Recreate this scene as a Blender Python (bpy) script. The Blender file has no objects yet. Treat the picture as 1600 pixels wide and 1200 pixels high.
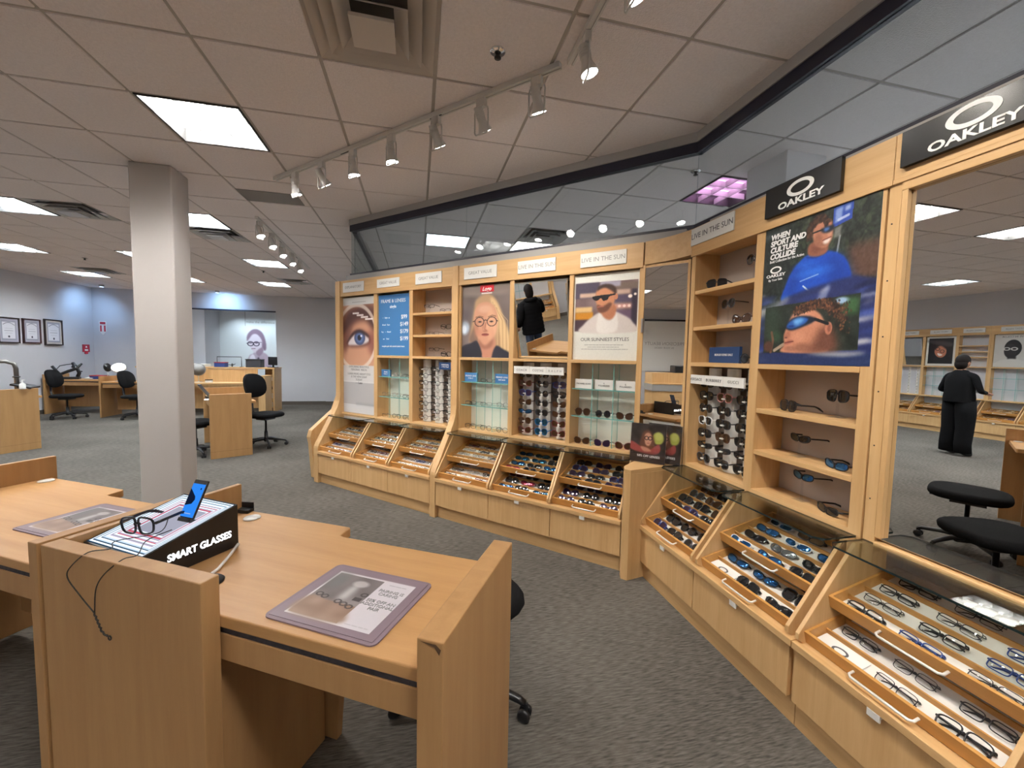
import bpy, bmesh, math, random
import numpy as np
from mathutils import Matrix, Vector
random.seed(7)
S = bpy.context.scene
COL = S.collection
PI = math.pi
CH = 3.083            # ceiling height
T = 0.6096            # ceiling tile

# ------------------------------------------------------------------ camera
def camera():
    F, yaw, pitch, roll = 636.146, 0.229398526, -0.0664026108, 0.019886742
    cy, sy = math.cos(yaw), math.sin(yaw)
    f0 = Vector((sy, cy, 0)); r0 = Vector((cy, -sy, 0)); u0 = Vector((0, 0, 1))
    f = f0*math.cos(pitch)+u0*math.sin(pitch); u = u0*math.cos(pitch)-f0*math.sin(pitch)
    r = r0*math.cos(roll)+u*math.sin(roll); u2 = u*math.cos(roll)-r0*math.sin(roll)
    cd = bpy.data.cameras.new('camera'); co = bpy.data.objects.new('camera', cd); COL.objects.link(co)
    cd.sensor_fit = 'HORIZONTAL'; cd.sensor_width = 36.0; cd.lens = 36.0*F/1600.0; cd.clip_start = 0.05
    m = Matrix((r, u2, -f)).transposed().to_4x4(); m.translation = (1.7372, -2.4847, 1.5)
    co.matrix_world = m; S.camera = co
camera()
# ------------------------------------------------------------------ world, exposure
w = bpy.data.worlds.new('world'); S.world = w; w.use_nodes = True
w.node_tree.nodes['Background'].inputs[0].default_value = (0.8, 0.85, 1, 1)
w.node_tree.nodes['Background'].inputs[1].default_value = 0.1
S.view_settings.view_transform = 'Standard'; S.view_settings.look = 'None'
S.view_settings.exposure = 0.0; S.view_settings.gamma = 1.0; S.view_settings.use_curve_mapping = False
TROFFER = 108.0        # emission of the fluorescent troffers
SPOT_W = 40.0         # watts of each track spot
S.cycles.max_bounces = 10; S.cycles.diffuse_bounces = 6; S.cycles.glossy_bounces = 6; S.cycles.transparent_max_bounces = 16
S.cycles.sample_clamp_indirect = 10.0

# ------------------------------------------------------------------ materials
def lin(c):
    return tuple((x/12.92 if x <= 0.04045 else ((x+0.055)/1.055)**2.4) for x in c)
def rgb(r, g, b): return lin((r/255, g/255, b/255))
MATS = {}
def mat(name, col=(.5, .5, .5), rough=.5, metal=0.0, emit=None, es=0.0, spec=None, bump=None, noise=None):
    if name in MATS: return MATS[name]
    m = bpy.data.materials.new(name); m.use_nodes = True; nt = m.node_tree; b = nt.nodes['Principled BSDF']
    b.inputs['Base Color'].default_value = (*col, 1); b.inputs['Roughness'].default_value = rough
    b.inputs['Metallic'].default_value = metal
    if spec is not None: b.inputs['Specular IOR Level'].default_value = spec
    if emit: b.inputs['Emission Color'].default_value = (*emit, 1); b.inputs['Emission Strength'].default_value = es
    tc = nt.nodes.new('ShaderNodeTexCoord')
    if noise:   # (scale, amount)
        n = nt.nodes.new('ShaderNodeTexNoise'); n.inputs['Scale'].default_value = noise[0]; n.inputs['Detail'].default_value = 4
        nt.links.new(tc.outputs['Object'], n.inputs['Vector'])
        mp = nt.nodes.new('ShaderNodeMapRange'); mp.inputs[3].default_value = 1-noise[1]; mp.inputs[4].default_value = 1+noise[1]
        nt.links.new(n.outputs['Fac'], mp.inputs[0])
        mx = nt.nodes.new('ShaderNodeVectorMath'); mx.operation = 'SCALE'; mx.inputs[0].default_value = col
        nt.links.new(mp.outputs[0], mx.inputs['Scale']); nt.links.new(mx.outputs[0], b.inputs['Base Color'])
    if bump:    # (scale, strength)
        n = nt.nodes.new('ShaderNodeTexNoise'); n.inputs['Scale'].default_value = bump[0]; n.inputs['Detail'].default_value = 3
        nt.links.new(tc.outputs['Object'], n.inputs['Vector'])
        bp = nt.nodes.new('ShaderNodeBump'); bp.inputs['Strength'].default_value = bump[1]; bp.inputs['Distance'].default_value = .01
        nt.links.new(n.outputs['Fac'], bp.inputs['Height']); nt.links.new(bp.outputs[0], b.inputs['Normal'])
    MATS[name] = m; return m
def wood(name, c1, c2, scale=(14, 14, .8), rough=.38):
    if name in MATS: return MATS[name]
    m = bpy.data.materials.new(name); m.use_nodes = True; nt = m.node_tree; b = nt.nodes['Principled BSDF']
    b.inputs['Roughness'].default_value = rough
    tc = nt.nodes.new('ShaderNodeTexCoord'); mp = nt.nodes.new('ShaderNodeMapping'); mp.inputs['Scale'].default_value = scale
    nt.links.new(tc.outputs['Object'], mp.inputs['Vector'])
    n = nt.nodes.new('ShaderNodeTexNoise'); n.inputs['Scale'].default_value = 2.2; n.inputs['Detail'].default_value = 6; n.inputs['Distortion'].default_value = .6
    nt.links.new(mp.outputs[0], n.inputs['Vector'])
    n2 = nt.nodes.new('ShaderNodeTexNoise'); n2.inputs['Scale'].default_value = 18; n2.inputs['Detail'].default_value = 2
    nt.links.new(mp.outputs[0], n2.inputs['Vector'])
    ad = nt.nodes.new('ShaderNodeMath'); ad.operation = 'MULTIPLY_ADD'; ad.inputs[1].default_value = .25
    nt.links.new(n2.outputs['Fac'], ad.inputs[0]); nt.links.new(n.outputs['Fac'], ad.inputs[2])
    cr = nt.nodes.new('ShaderNodeValToRGB'); cr.color_ramp.elements[0].position = .38; cr.color_ramp.elements[1].position = .85
    cr.color_ramp.elements[0].color = (*c1, 1); cr.color_ramp.elements[1].color = (*c2, 1)
    nt.links.new(ad.outputs[0], cr.inputs[0]); nt.links.new(cr.outputs[0], b.inputs['Base Color'])
    MATS[name] = m; return m
def glassmat(name, tint, edge=False, ior=1.45, rough=0.0, refl=1.0):
    if name in MATS: return MATS[name]
    m = bpy.data.materials.new(name); m.use_nodes = True; nt = m.node_tree; nt.nodes.clear()
    o = nt.nodes.new('ShaderNodeOutputMaterial'); t = nt.nodes.new('ShaderNodeBsdfTransparent'); t.inputs[0].default_value = (*tint, 1)
    g = nt.nodes.new('ShaderNodeBsdfGlossy'); g.inputs['Roughness'].default_value = rough; g.inputs[0].default_value = (refl, refl, refl, 1)
    lw = nt.nodes.new('ShaderNodeLayerWeight'); lw.inputs[0].default_value = .5; pw = nt.nodes.new('ShaderNodeMath'); pw.operation = 'POWER'; pw.inputs[1].default_value = 5
    f0 = ((ior-1)/(ior+1))**2; fr = nt.nodes.new('ShaderNodeMath'); fr.operation = 'MULTIPLY_ADD'; fr.inputs[1].default_value = 1-f0; fr.inputs[2].default_value = f0
    nt.links.new(lw.outputs['Facing'], pw.inputs[0]); nt.links.new(pw.outputs[0], fr.inputs[0]); mx = nt.nodes.new('ShaderNodeMixShader')
    nt.links.new(fr.outputs[0], mx.inputs[0]); nt.links.new(t.outputs[0], mx.inputs[1]); nt.links.new(g.outputs[0], mx.inputs[2])
    nt.links.new(mx.outputs[0], o.inputs[0]); MATS[name] = m; return m
def printmat():
    m = bpy.data.materials.new('printed_picture'); m.use_nodes = True; nt = m.node_tree; b = nt.nodes['Principled BSDF']
    a = nt.nodes.new('ShaderNodeAttribute'); a.attribute_name = 'Col'; nt.links.new(a.outputs['Color'], b.inputs['Base Color'])
    b.inputs['Roughness'].default_value = .35; return m
PRINT = printmat()
def emis(name, col, s):
    if name in MATS: return MATS[name]
    m = bpy.data.materials.new(name); m.use_nodes = True; nt = m.node_tree; nt.nodes.clear()
    o = nt.nodes.new('ShaderNodeOutputMaterial'); e = nt.nodes.new('ShaderNodeEmission'); e.inputs[0].default_value = (*col, 1); e.inputs[1].default_value = s
    nt.links.new(e.outputs[0], o.inputs[0]); MATS[name] = m; return m

MAPLE = wood('maple_upright', (.55, .33, .14), (.65, .42, .20))
MAPLEH = wood('maple_level', (.55, .33, .14), (.65, .42, .20), (.8, 14, 14))
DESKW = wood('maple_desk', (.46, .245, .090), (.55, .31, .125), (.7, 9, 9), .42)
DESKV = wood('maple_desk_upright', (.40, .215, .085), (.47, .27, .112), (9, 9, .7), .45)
TRAYW = wood('honey_tray_wood', (.50, .24, .06), (.60, .31, .09), (.8, 14, 14))
LINER = mat('white_liner', (.74, .72, .68), .6)
WHITE = mat('white_plastic', (.78, .77, .74), .4)
CARD = mat('white_card', (.76, .76, .74), .5)
BLACK = mat('black_plastic', (.012, .012, .014), .35)
BFAB = mat('black_fabric', (.010, .010, .011), .95, bump=(300, .3), spec=.12)
STEEL = mat('brushed_steel', (.62, .62, .60), .3, 1.0)
BRIGHT = mat('pale_metal', (.86, .84, .80), .35, .25)
CHROME = mat('chrome', (.8, .8, .8), .12, 1.0)
MIRROR = mat('mirror_silver', (.86, .87, .86), 0.0, 1.0)
NAVY = mat('navy_frame', (.012, .012, .028), .4)
GREYTRIM = mat('grey_trim', (.34, .33, .32), .5)
SHELFGL = glassmat('clear_glass', (.95, .985, .975))
GLEDGE = mat('teal_glass_edge', (.16, .42, .40), .25)
SMOKE = glassmat('smoky_glass', (.72, .76, .74), ior=1.6)
DKEDGE = mat('dark_glass_edge', (.015, .025, .025), .15)
PANE = glassmat('window_glass', (.80, .85, .86), ior=1.55)
ACRYL = glassmat('clear_acrylic', (.95, .96, .97))
BACKG = mat('taupe_back_board', (.44, .38, .34), .6)
BACKW = mat('white_back_board', (.82, .84, .80), .5)
INK = mat('grey_ink', (.10, .10, .11), .6)
INKL = mat('light_grey_ink', (.28, .28, .28), .6)
INKW = mat('white_ink', (.85, .85, .85), .5)
WALLP = mat('painted_wall', (.56, .56, .59), .7, noise=(1.5, .03))
BLUEC = mat('blue_card', rgb(66, 120, 175), .5)
NAVYC = mat('navy_card', rgb(30, 62, 110), .5)

# ------------------------------------------------------------------ mesh builder
class MB:
    def __init__(s): s.v = []; s.f = []; s.m = []; s.sm = []
    def add(s, vs, fs, mi=0, smooth=False):
        o = len(s.v); s.v += [tuple(p) for p in vs]
        for f in fs: s.f.append(tuple(i+o for i in f)); s.m.append(mi); s.sm.append(smooth)
        return s
    def box(s, x0, x1, y0, y1, z0, z1, mi=0, M=None):
        vs = [Vector((x, y, z)) for z in (z0, z1) for y in (y0, y1) for x in (x0, x1)]
        if M is not None: vs = [M @ p for p in vs]
        return s.add(vs, [(0, 2, 3, 1), (4, 5, 7, 6), (0, 1, 5, 4), (2, 6, 7, 3), (0, 4, 6, 2), (1, 3, 7, 5)], mi)
    def prism(s, poly, a0, a1, fn, mi=0):
        """poly 2-D list, extruded from a0 to a1, fn(p,q,a)->xyz"""
        n = len(poly); vs = [fn(p, q, a0) for p, q in poly]+[fn(p, q, a1) for p, q in poly]
        fs = [tuple(range(n))[::-1], tuple(range(n, 2*n))]+[(i, (i+1) % n, n+(i+1) % n, n+i) for i in range(n)]
        return s.add(vs, fs, mi)
    def tube(s, pts, r, n=8, mi=0, closed=False, cap=True, sq=None):
        pts = [Vector(p) for p in pts]; k = len(pts); rs = r if isinstance(r, (list, tuple)) else [r]*k
        rings = []; up = None
        for i, p in enumerate(pts):
            if closed: t = pts[(i+1) % k]-pts[i-1]
            else: t = pts[min(i+1, k-1)]-pts[max(i-1, 0)]
            t.normalize()
            if up is None: up = Vector((0, 0, 1)) if abs(t.z) < .9 else Vector((1, 0, 0))
            sd = t.cross(up)
            if sd.length < 1e-6: sd = t.orthogonal()
            sd.normalize(); up = sd.cross(t).normalized()
            a, b = (rs[i], rs[i]) if sq is None else (rs[i]*sq[0], rs[i]*sq[1])
            rings.append([p+sd*a*math.cos(2*PI*j/n)+up*b*math.sin(2*PI*j/n) for j in range(n)])
        vs = [q for rr in rings for q in rr]; fs = []
        for i in range(k if closed else k-1):
            i2 = (i+1) % k
            fs += [(i*n+j, i*n+(j+1) % n, i2*n+(j+1) % n, i2*n+j) for j in range(n)]
        if cap and not closed: fs += [tuple(range(n))[::-1], tuple((k-1)*n+j for j in range(n))]
        return s.add(vs, fs, mi, True)
    def lathe(s, prof, n=24, mi=0, M=None, smooth=True):
        vs = []; fs = []; k = len(prof)
        for r, z in prof: vs += [Vector((r*math.cos(2*PI*j/n), r*math.sin(2*PI*j/n), z)) for j in range(n)]
        if M is not None: vs = [M @ p for p in vs]
        for i in range(k-1): fs += [(i*n+j, i*n+(j+1) % n, (i+1)*n+(j+1) % n, (i+1)*n+j) for j in range(n)]
        fs += [tuple(range(n))[::-1], tuple((k-1)*n+j for j in range(n))]
        return s.add(vs, fs, mi, smooth)
    def ell(s, c, r, n=16, m=10, mi=0, M=None):
        prof = []; vs = []; fs = []
        for i in range(m+1):
            a = -PI/2+PI*i/m; rr = max(math.cos(a), 1e-3)
            for j in range(n): vs.append(Vector((c[0]+r[0]*rr*math.cos(2*PI*j/n), c[1]+r[1]*rr*math.sin(2*PI*j/n), c[2]+r[2]*math.sin(a))))
        if M is not None: vs = [M @ p for p in vs]
        for i in range(m): fs += [(i*n+j, i*n+(j+1) % n, (i+1)*n+(j+1) % n, (i+1)*n+j) for j in range(n)]
        return s.add(vs, fs, mi, True)
    def mesh(s, name, mats):
        me = bpy.data.meshes.new(name); me.from_pydata(s.v, [], s.f)
        for m in (mats if isinstance(mats, (list, tuple)) else [mats]): me.materials.append(m)
        me.polygons.foreach_set('material_index', s.m); me.polygons.foreach_set('use_smooth', s.sm)
        bm = bmesh.new(); bm.from_mesh(me); bmesh.ops.recalc_face_normals(bm, faces=bm.faces); bm.to_mesh(me); bm.free()
        me.update(); return me
    def build(s, name, mats, parent=None, bevel=0, **kw):
        o = bpy.data.objects.new(name, s.mesh(name, mats)); COL.objects.link(o)
        if parent is not None: o.parent = parent
        if bevel:
            b = o.modifiers.new('bevel', 'BEVEL'); b.width = bevel; b.segments = 2; b.limit_method = 'ANGLE'
        for k, val in kw.items(): o[k] = val
        return o
def obj(name, mesh, parent=None):
    o = bpy.data.objects.new(name, mesh); COL.objects.link(o)
    if parent is not None: o.parent = parent
    return o
def tag(o, label, cat, group=None, kind=None):
    if label: o['label'] = label
    if cat: o['category'] = cat
    if group: o['group'] = group
    if kind: o['kind'] = kind
    return o
def empty(name, M, label, cat, group=None):
    o = bpy.data.objects.new(name, None); COL.objects.link(o); o.empty_display_size = .05; o.matrix_world = M
    return tag(o, label, cat, group)
def copy_tree(o, parent=None):
    c = o.copy(); COL.objects.link(c); c.parent = parent
    for ch in list(o.children): copy_tree(ch, c)
    return c
def struct(o): o['kind'] = 'structure'; return o
def TR(x, y, z, rz=0, rx=0, ry=0):
    return Matrix.Translation((x, y, z)) @ Matrix.Rotation(rz, 4, 'Z') @ Matrix.Rotation(ry, 4, 'Y') @ Matrix.Rotation(rx, 4, 'X')
def text(body, size, m, parent=None, M=None, name='lettering', align='CENTER', sx=1.0, bold=0.0, ext=.0006, spacing=1.0, line=1.0, shear=0.0):
    cu = bpy.data.curves.new('txt', 'FONT'); cu.body = body; cu.size = size; cu.align_x = align; cu.align_y = 'CENTER'
    cu.extrude = ext; cu.offset = bold; cu.space_character = spacing; cu.space_line = line; cu.shear = shear; cu.resolution_u = 3
    o = bpy.data.objects.new('txt', cu); COL.objects.link(o)
    dg = bpy.context.evaluated_depsgraph_get(); dg.update()
    me = bpy.data.meshes.new_from_object(o.evaluated_get(dg)); me.name = name
    bpy.data.objects.remove(o); bpy.data.curves.remove(cu)
    me.materials.clear(); me.materials.append(m)
    if sx != 1.0: me.transform(Matrix.Scale(sx, 4, (1, 0, 0)))
    r = bpy.data.objects.new(name, me); COL.objects.link(r); r.parent = parent
    if M is not None: r.matrix_local = M
    return r
UP = Matrix.Rotation(PI/2, 4, 'X')    # text lying in xy -> upright facing -y
# ------------------------------------------------------------------ printed pictures (colours stored on a fine grid)
class Pic:
    def __init__(s, w, h, bg=(128, 128, 128)):
        s.w, s.h = w, h; s.a = np.ones((h, w, 3))*np.array(bg)/255.0
        s.X, s.Y = np.meshgrid((np.arange(w)+.5)/w, (np.arange(h)+.5)/h)   # y down
    def blur(s, m, r):
        r = int(round(r*s.w))
        if r < 1: return m
        for ax in (0, 1):
            for _ in range(2):
                p = np.pad(m, [(r+1, r) if k == ax else (0, 0) for k in (0, 1)], mode='edge'); c = np.cumsum(p, ax)
                m = (np.take(c, range(2*r+1, c.shape[ax]), ax)-np.take(c, range(0, c.shape[ax]-2*r-1), ax))/(2*r+1)
        return m
    def put(s, m, col, al=1.0):
        m = np.clip(m, 0, 1)[..., None]*al; s.a = s.a*(1-m)+np.array(col)/255.0*m; return s
    def poly(s, pts, col, soft=0.0, al=1.0, smooth=True):
        P = np.array(pts, float)
        if smooth:
            n = len(P); out = []
            for i in range(n):
                p0, p1, p2, p3 = P[i-1], P[i], P[(i+1) % n], P[(i+2) % n]
                for t in np.linspace(0, 1, 6, endpoint=False):
                    out.append(.5*((2*p1)+(-p0+p2)*t+(2*p0-5*p1+4*p2-p3)*t*t+(-p0+3*p1-3*p2+p3)*t**3))
            P = np.array(out)
        m = np.zeros((s.h, s.w))
        for oy in (-.25, .25):
            ins = np.zeros((s.h, s.w), bool); Y = s.Y+oy/s.h
            for i in range(len(P)):
                (x1, y1), (x2, y2) = P[i-1], P[i]
                if y1 == y2: continue
                c = ((y1 > Y) != (y2 > Y)) & (s.X < (x2-x1)*(Y-y1)/(y2-y1)+x1); ins ^= c
            m += ins*.5
        return s.put(s.blur(m, soft), col, al)
    def ell(s, cx, cy, rx, ry, col, soft=0.0, al=1.0, rot=0.0):
        x = s.X-cx; y = s.Y-cy; c, q = math.cos(rot), math.sin(rot); xr, yr = x*c+y*q, -x*q+y*c
        d = np.sqrt((xr/rx)**2+(yr/ry)**2); e = max(soft, .7/s.w)/min(rx, ry)
        return s.put((1-d)/e+.5, col, al)
    def ring(s, cx, cy, rx, ry, wd, col, al=1.0):
        d = np.sqrt(((s.X-cx)/rx)**2+((s.Y-cy)/ry)**2); t = wd/min(rx, ry)
        return s.put((t-np.abs(d-1))/(t*.6)+.2, col, al)
    def rect(s, x0, y0, x1, y1, col, soft=0.0, al=1.0): return s.poly([(x0, y0), (x1, y0), (x1, y1), (x0, y1)], col, soft, al, False)
    def line(s, pts, wd, col, al=1.0):
        m = np.zeros((s.h, s.w))
        for (x1, y1), (x2, y2) in zip(pts[:-1], pts[1:]):
            dx, dy = x2-x1, y2-y1; L2 = max(dx*dx+dy*dy, 1e-9); t = np.clip(((s.X-x1)*dx+(s.Y-y1)*dy)/L2, 0, 1)
            d = np.hypot(s.X-x1-t*dx, (s.Y-y1-t*dy)*s.h/s.w); m = np.maximum(m, np.clip((wd-d)*s.w+.5, 0, 1))
        return s.put(m, col, al)
    def noise(s, cells, amt, seed=0, x0=0, y0=0, x1=1, y1=1, col=None):
        r = np.random.RandomState(seed); g = r.rand(cells+2, cells+2)*2-1; gx, gy = s.X*cells, s.Y*cells
        i, j = gy.astype(int), gx.astype(int); u, v = gx-j, gy-i; u = u*u*(3-2*u); v = v*v*(3-2*v)
        n = g[i, j]*(1-u)*(1-v)+g[i, j+1]*u*(1-v)+g[i+1, j]*(1-u)*v+g[i+1, j+1]*u*v
        k = ((s.X >= x0) & (s.X <= x1) & (s.Y >= y0) & (s.Y <= y1))
        if col is None: s.a = np.clip(s.a+(n*amt*k)[..., None], 0, 1)
        else: s.put(np.clip(n, 0, 1)*k, col, amt)
        return s
    def mesh(s, name, W, H, th=.004, edge=None, zoff=0):
        """board of W x H, picture facing -y, bottom at z=0, centred on x"""
        w, h = s.w, s.h; xs = np.linspace(-W/2, W/2, w+1); zs = np.linspace(H, 0, h+1)
        xx, zz = np.meshgrid(xs, zs); co = np.stack([xx, np.zeros_like(xx), zz], -1).reshape(-1, 3)
        idx = np.arange((w+1)*(h+1)).reshape(h+1, w+1)
        q = np.stack([idx[1:, :-1], idx[1:, 1:], idx[:-1, 1:], idx[:-1, :-1]], -1).reshape(-1, 4)
        n = len(co); bx = [(-W/2, 0, 0), (W/2, 0, 0), (W/2, 0, H), (-W/2, 0, H), (-W/2, th, 0), (W/2, th, 0), (W/2, th, H), (-W/2, th, H)]
        fs = q.tolist()+[[n+4, n+7, n+6, n+5], [n, n+4, n+5, n+1], [n+1, n+5, n+6, n+2], [n+2, n+6, n+7, n+3], [n+3, n+7, n+4, n]]
        me = bpy.data.meshes.new(name); me.from_pydata(co.tolist()+bx, [], fs)
        me.materials.append(PRINT); me.materials.append(edge or CARD)
        me.polygons.foreach_set('material_index', [0]*len(q)+[1]*5)
        a = s.a; al = np.where(a <= .04045, a/12.92, ((a+.055)/1.055)**2.4).reshape(-1, 3)
        at = me.color_attributes.new('Col', 'FLOAT_COLOR', 'CORNER')
        full = np.ones((len(q)*4+20, 4)); full[:len(q)*4, :3] = np.repeat(al, 4, 0)
        at.data.foreach_set('color', full.astype(np.float32).ravel()); me.update(); return me

def greek(p, x0, x1, y, n, col, wd=.004, seed=0, al=.8):
    """an unreadably small line of print as short dashes"""
    r = random.Random(seed); x = x0
    while x < x1:
        L = min(r.uniform(.02, .06), x1-x)
        p.line([(x, y), (x+L, y)], wd, col, al); x += L+.014
def pic_eye():
    p = Pic(90, 160, (206, 204, 204))
    p.rect(0, .065, 1, .585, (198, 148, 120))
    p.poly([(0, .2), (.1, .1), (.5, .07), (1, .08), (1, .3), (.75, .2), (.4, .22), (.1, .32), (0, .4)], (120, 76, 62), .05)
    p.poly([(0, .24), (.2, .13), (.6, .1), (.97, .14), (1, .28), (.7, .19), (.35, .2), (.05, .3)], (72, 42, 40), .04)
    p.poly([(0, .4), (.1, .3), (.3, .24), (.2, .35), (.08, .47)], (110, 68, 58), .05)
    p.poly([(.75, .32), (1, .3), (1, .5), (.8, .44)], (140, 86, 76), .06)
    p.poly([(.1, .40), (.3, .3), (.55, .275), (.8, .32), (.86, .38), (.7, .415), (.4, .425), (.2, .42)], (92, 50, 46), .02)
    p.poly([(.15, .40), (.34, .32), (.55, .295), (.76, .33), (.81, .375), (.65, .4), (.4, .41)], (214, 206, 208), .01)
    p.ell(.53, .345, .17, .062, (62, 72, 108), .01).ell(.53, .345, .12, .045, (98, 122, 172), .03).ell(.52, .345, .06, .024, (24, 24, 40), .01)
    p.ell(.58, .33, .03, .01, (240, 240, 250))
    p.poly([(.1, .40), (.3, .305), (.55, .28), (.8, .325), (.78, .34), (.55, .3), (.33, .32)], (48, 28, 30), .006)
    p.ring(.42, .34, .62, .275, .02, (226, 214, 204), .8); p.rect(0, 0, 1, .063, (206, 206, 206)); p.rect(0, .585, 1, 1, (206, 204, 204))
    for i in range(4): p.line([(.32+.13*i, .135+.018*i), (.5+.14*i, .135+.018*i)], .012, (240, 236, 236))
    greek(p, .3, .72, .04, 3, (140, 140, 140))
    p.rect(0, .725, 1, 1, (178, 176, 178)); p.rect(0, .722, 1, .732, (214, 212, 212)); p.rect(0, .925, 1, 1, (206, 206, 208)); p.rect(.4, .91, 1, .925, (158, 158, 162), .01)
    return p
def pic_blue():
    p = Pic(60, 80, (66, 122, 178)); p.rect(0, 0, 1, .05, (40, 84, 130), .02); return p
def pic_woman():
    p = Pic(110, 140, (118, 106, 104)); p.noise(5, .08, 3)
    p.rect(0, 0, 1, .1, (92, 80, 78), .04); p.ell(.5, .06, .7, .09, (150, 138, 130), .05, .6)
    p.ell(.06, .58, .1, .1, (168, 184, 204), .05); p.ell(.05, .6, .05, .06, (214, 224, 236), .03); p.rect(0, .3, .2, .5, (86, 78, 82), .06, .8)
    p.poly([(.3, .2), (.5, .12), (.68, .18), (.8, .35), (.88, .5), (.96, .66), (1, .8), (.98, .95), (.72, .95), (.6, .6), (.32, .6), (.25, .75), (.16, .78), (.22, .5), (.26, .33)], (180, 146, 112), .015)
    p.poly([(.6, .18), (.74, .26), (.86, .46), (.97, .66), (1, .9), (.85, .95), (.8, .7), (.68, .42)], (214, 182, 138), .02)
    p.poly([(.24, .6), (.34, .5), (.36, .8), (.22, .8), (.16, .75)], (128, 104, 92), .02)
    for i in range(7): p.line([(.62+.02*i, .22+.02*i), (.74+.035*i, .5), (.76+.035*i, .9)], .004, (150, 112, 80) if i % 2 else (232, 206, 160), .7)
    p.poly([(.36, .7), (.66, .7), (.72, .9), (.62, 1), (.46, 1), (.38, .86)], (190, 136, 114), .01)
    p.poly([(.27, .36), (.38, .25), (.6, .25), (.73, .37), (.745, .55), (.69, .7), (.56, .81), (.44, .81), (.33, .71), (.265, .55)], (202, 150, 124), .01)
    p.poly([(.55, .3), (.68, .38), (.69, .6), (.6, .78), (.55, .6)], (214, 164, 134), .03); p.ell(.48, .33, .12, .05, (212, 166, 142), .04)
    p.line([(.3, .44), (.38, .425), (.45, .44)], .008, (132, 96, 76)); p.line([(.56, .44), (.64, .42), (.71, .435)], .008, (132, 96, 76))
    for cx in (.385, .625): p.ell(cx, .505, .04, .012, (86, 70, 66), .006); p.ell(cx, .503, .014, .011, (50, 40, 44), .003)
    p.line([(.51, .52), (.49, .61), (.53, .625)], .008, (160, 104, 86)); p.ell(.31, .6, .05, .12, (170, 118, 96), .05, .7); p.ell(.7, .6, .04, .1, (226, 176, 146), .04, .6); p.poly([(.36, .74), (.5, .84), (.66, .74), (.62, .86), (.42, .87)], (150, 100, 82), .02, .8); p.ell(.455, .56, .03, .06, (182, 128, 106), .025, .7); p.ell(.545, .565, .02, .05, (222, 172, 146), .02, .7); p.ell(.5, .635, .05, .015, (168, 112, 92), .015, .8); p.ell(.38, .66, .07, .05, (196, 134, 112), .04, .6); p.ell(.62, .66, .06, .05, (214, 156, 130), .04, .6); p.ell(.5, .685, .075, .018, (158, 88, 80), .006); p.ell(.5, .674, .06, .008, (136, 72, 68), .006); p.line([(.43, .683), (.57, .683)], .004, (110, 54, 50))
    for cx in (.375, .632): p.ring(cx, .505, .094, .062, .0065, (52, 40, 42), .95)
    p.line([(.465, .49), (.5, .48), (.54, .49)], .007, (50, 40, 42)); p.line([(.28, .49), (.24, .5)], .007, (50, 40, 42)); p.line([(.725, .49), (.75, .5)], .007, (50, 40, 42))
    p.poly([(0, .86), (.2, .8), (.34, .78), (.42, 1), (.0, 1.02)], (44, 44, 54), .008); p.poly([(.66, 1.02), (.72, .84), (.86, .88), (1, .94), (1, 1.03)], (48, 48, 60), .008)
    p.rect(.38, .0, .66, .095, (206, 36, 52)); p.line([(.42, .115), (.62, .115)], .01, (230, 220, 220)); return p
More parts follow.
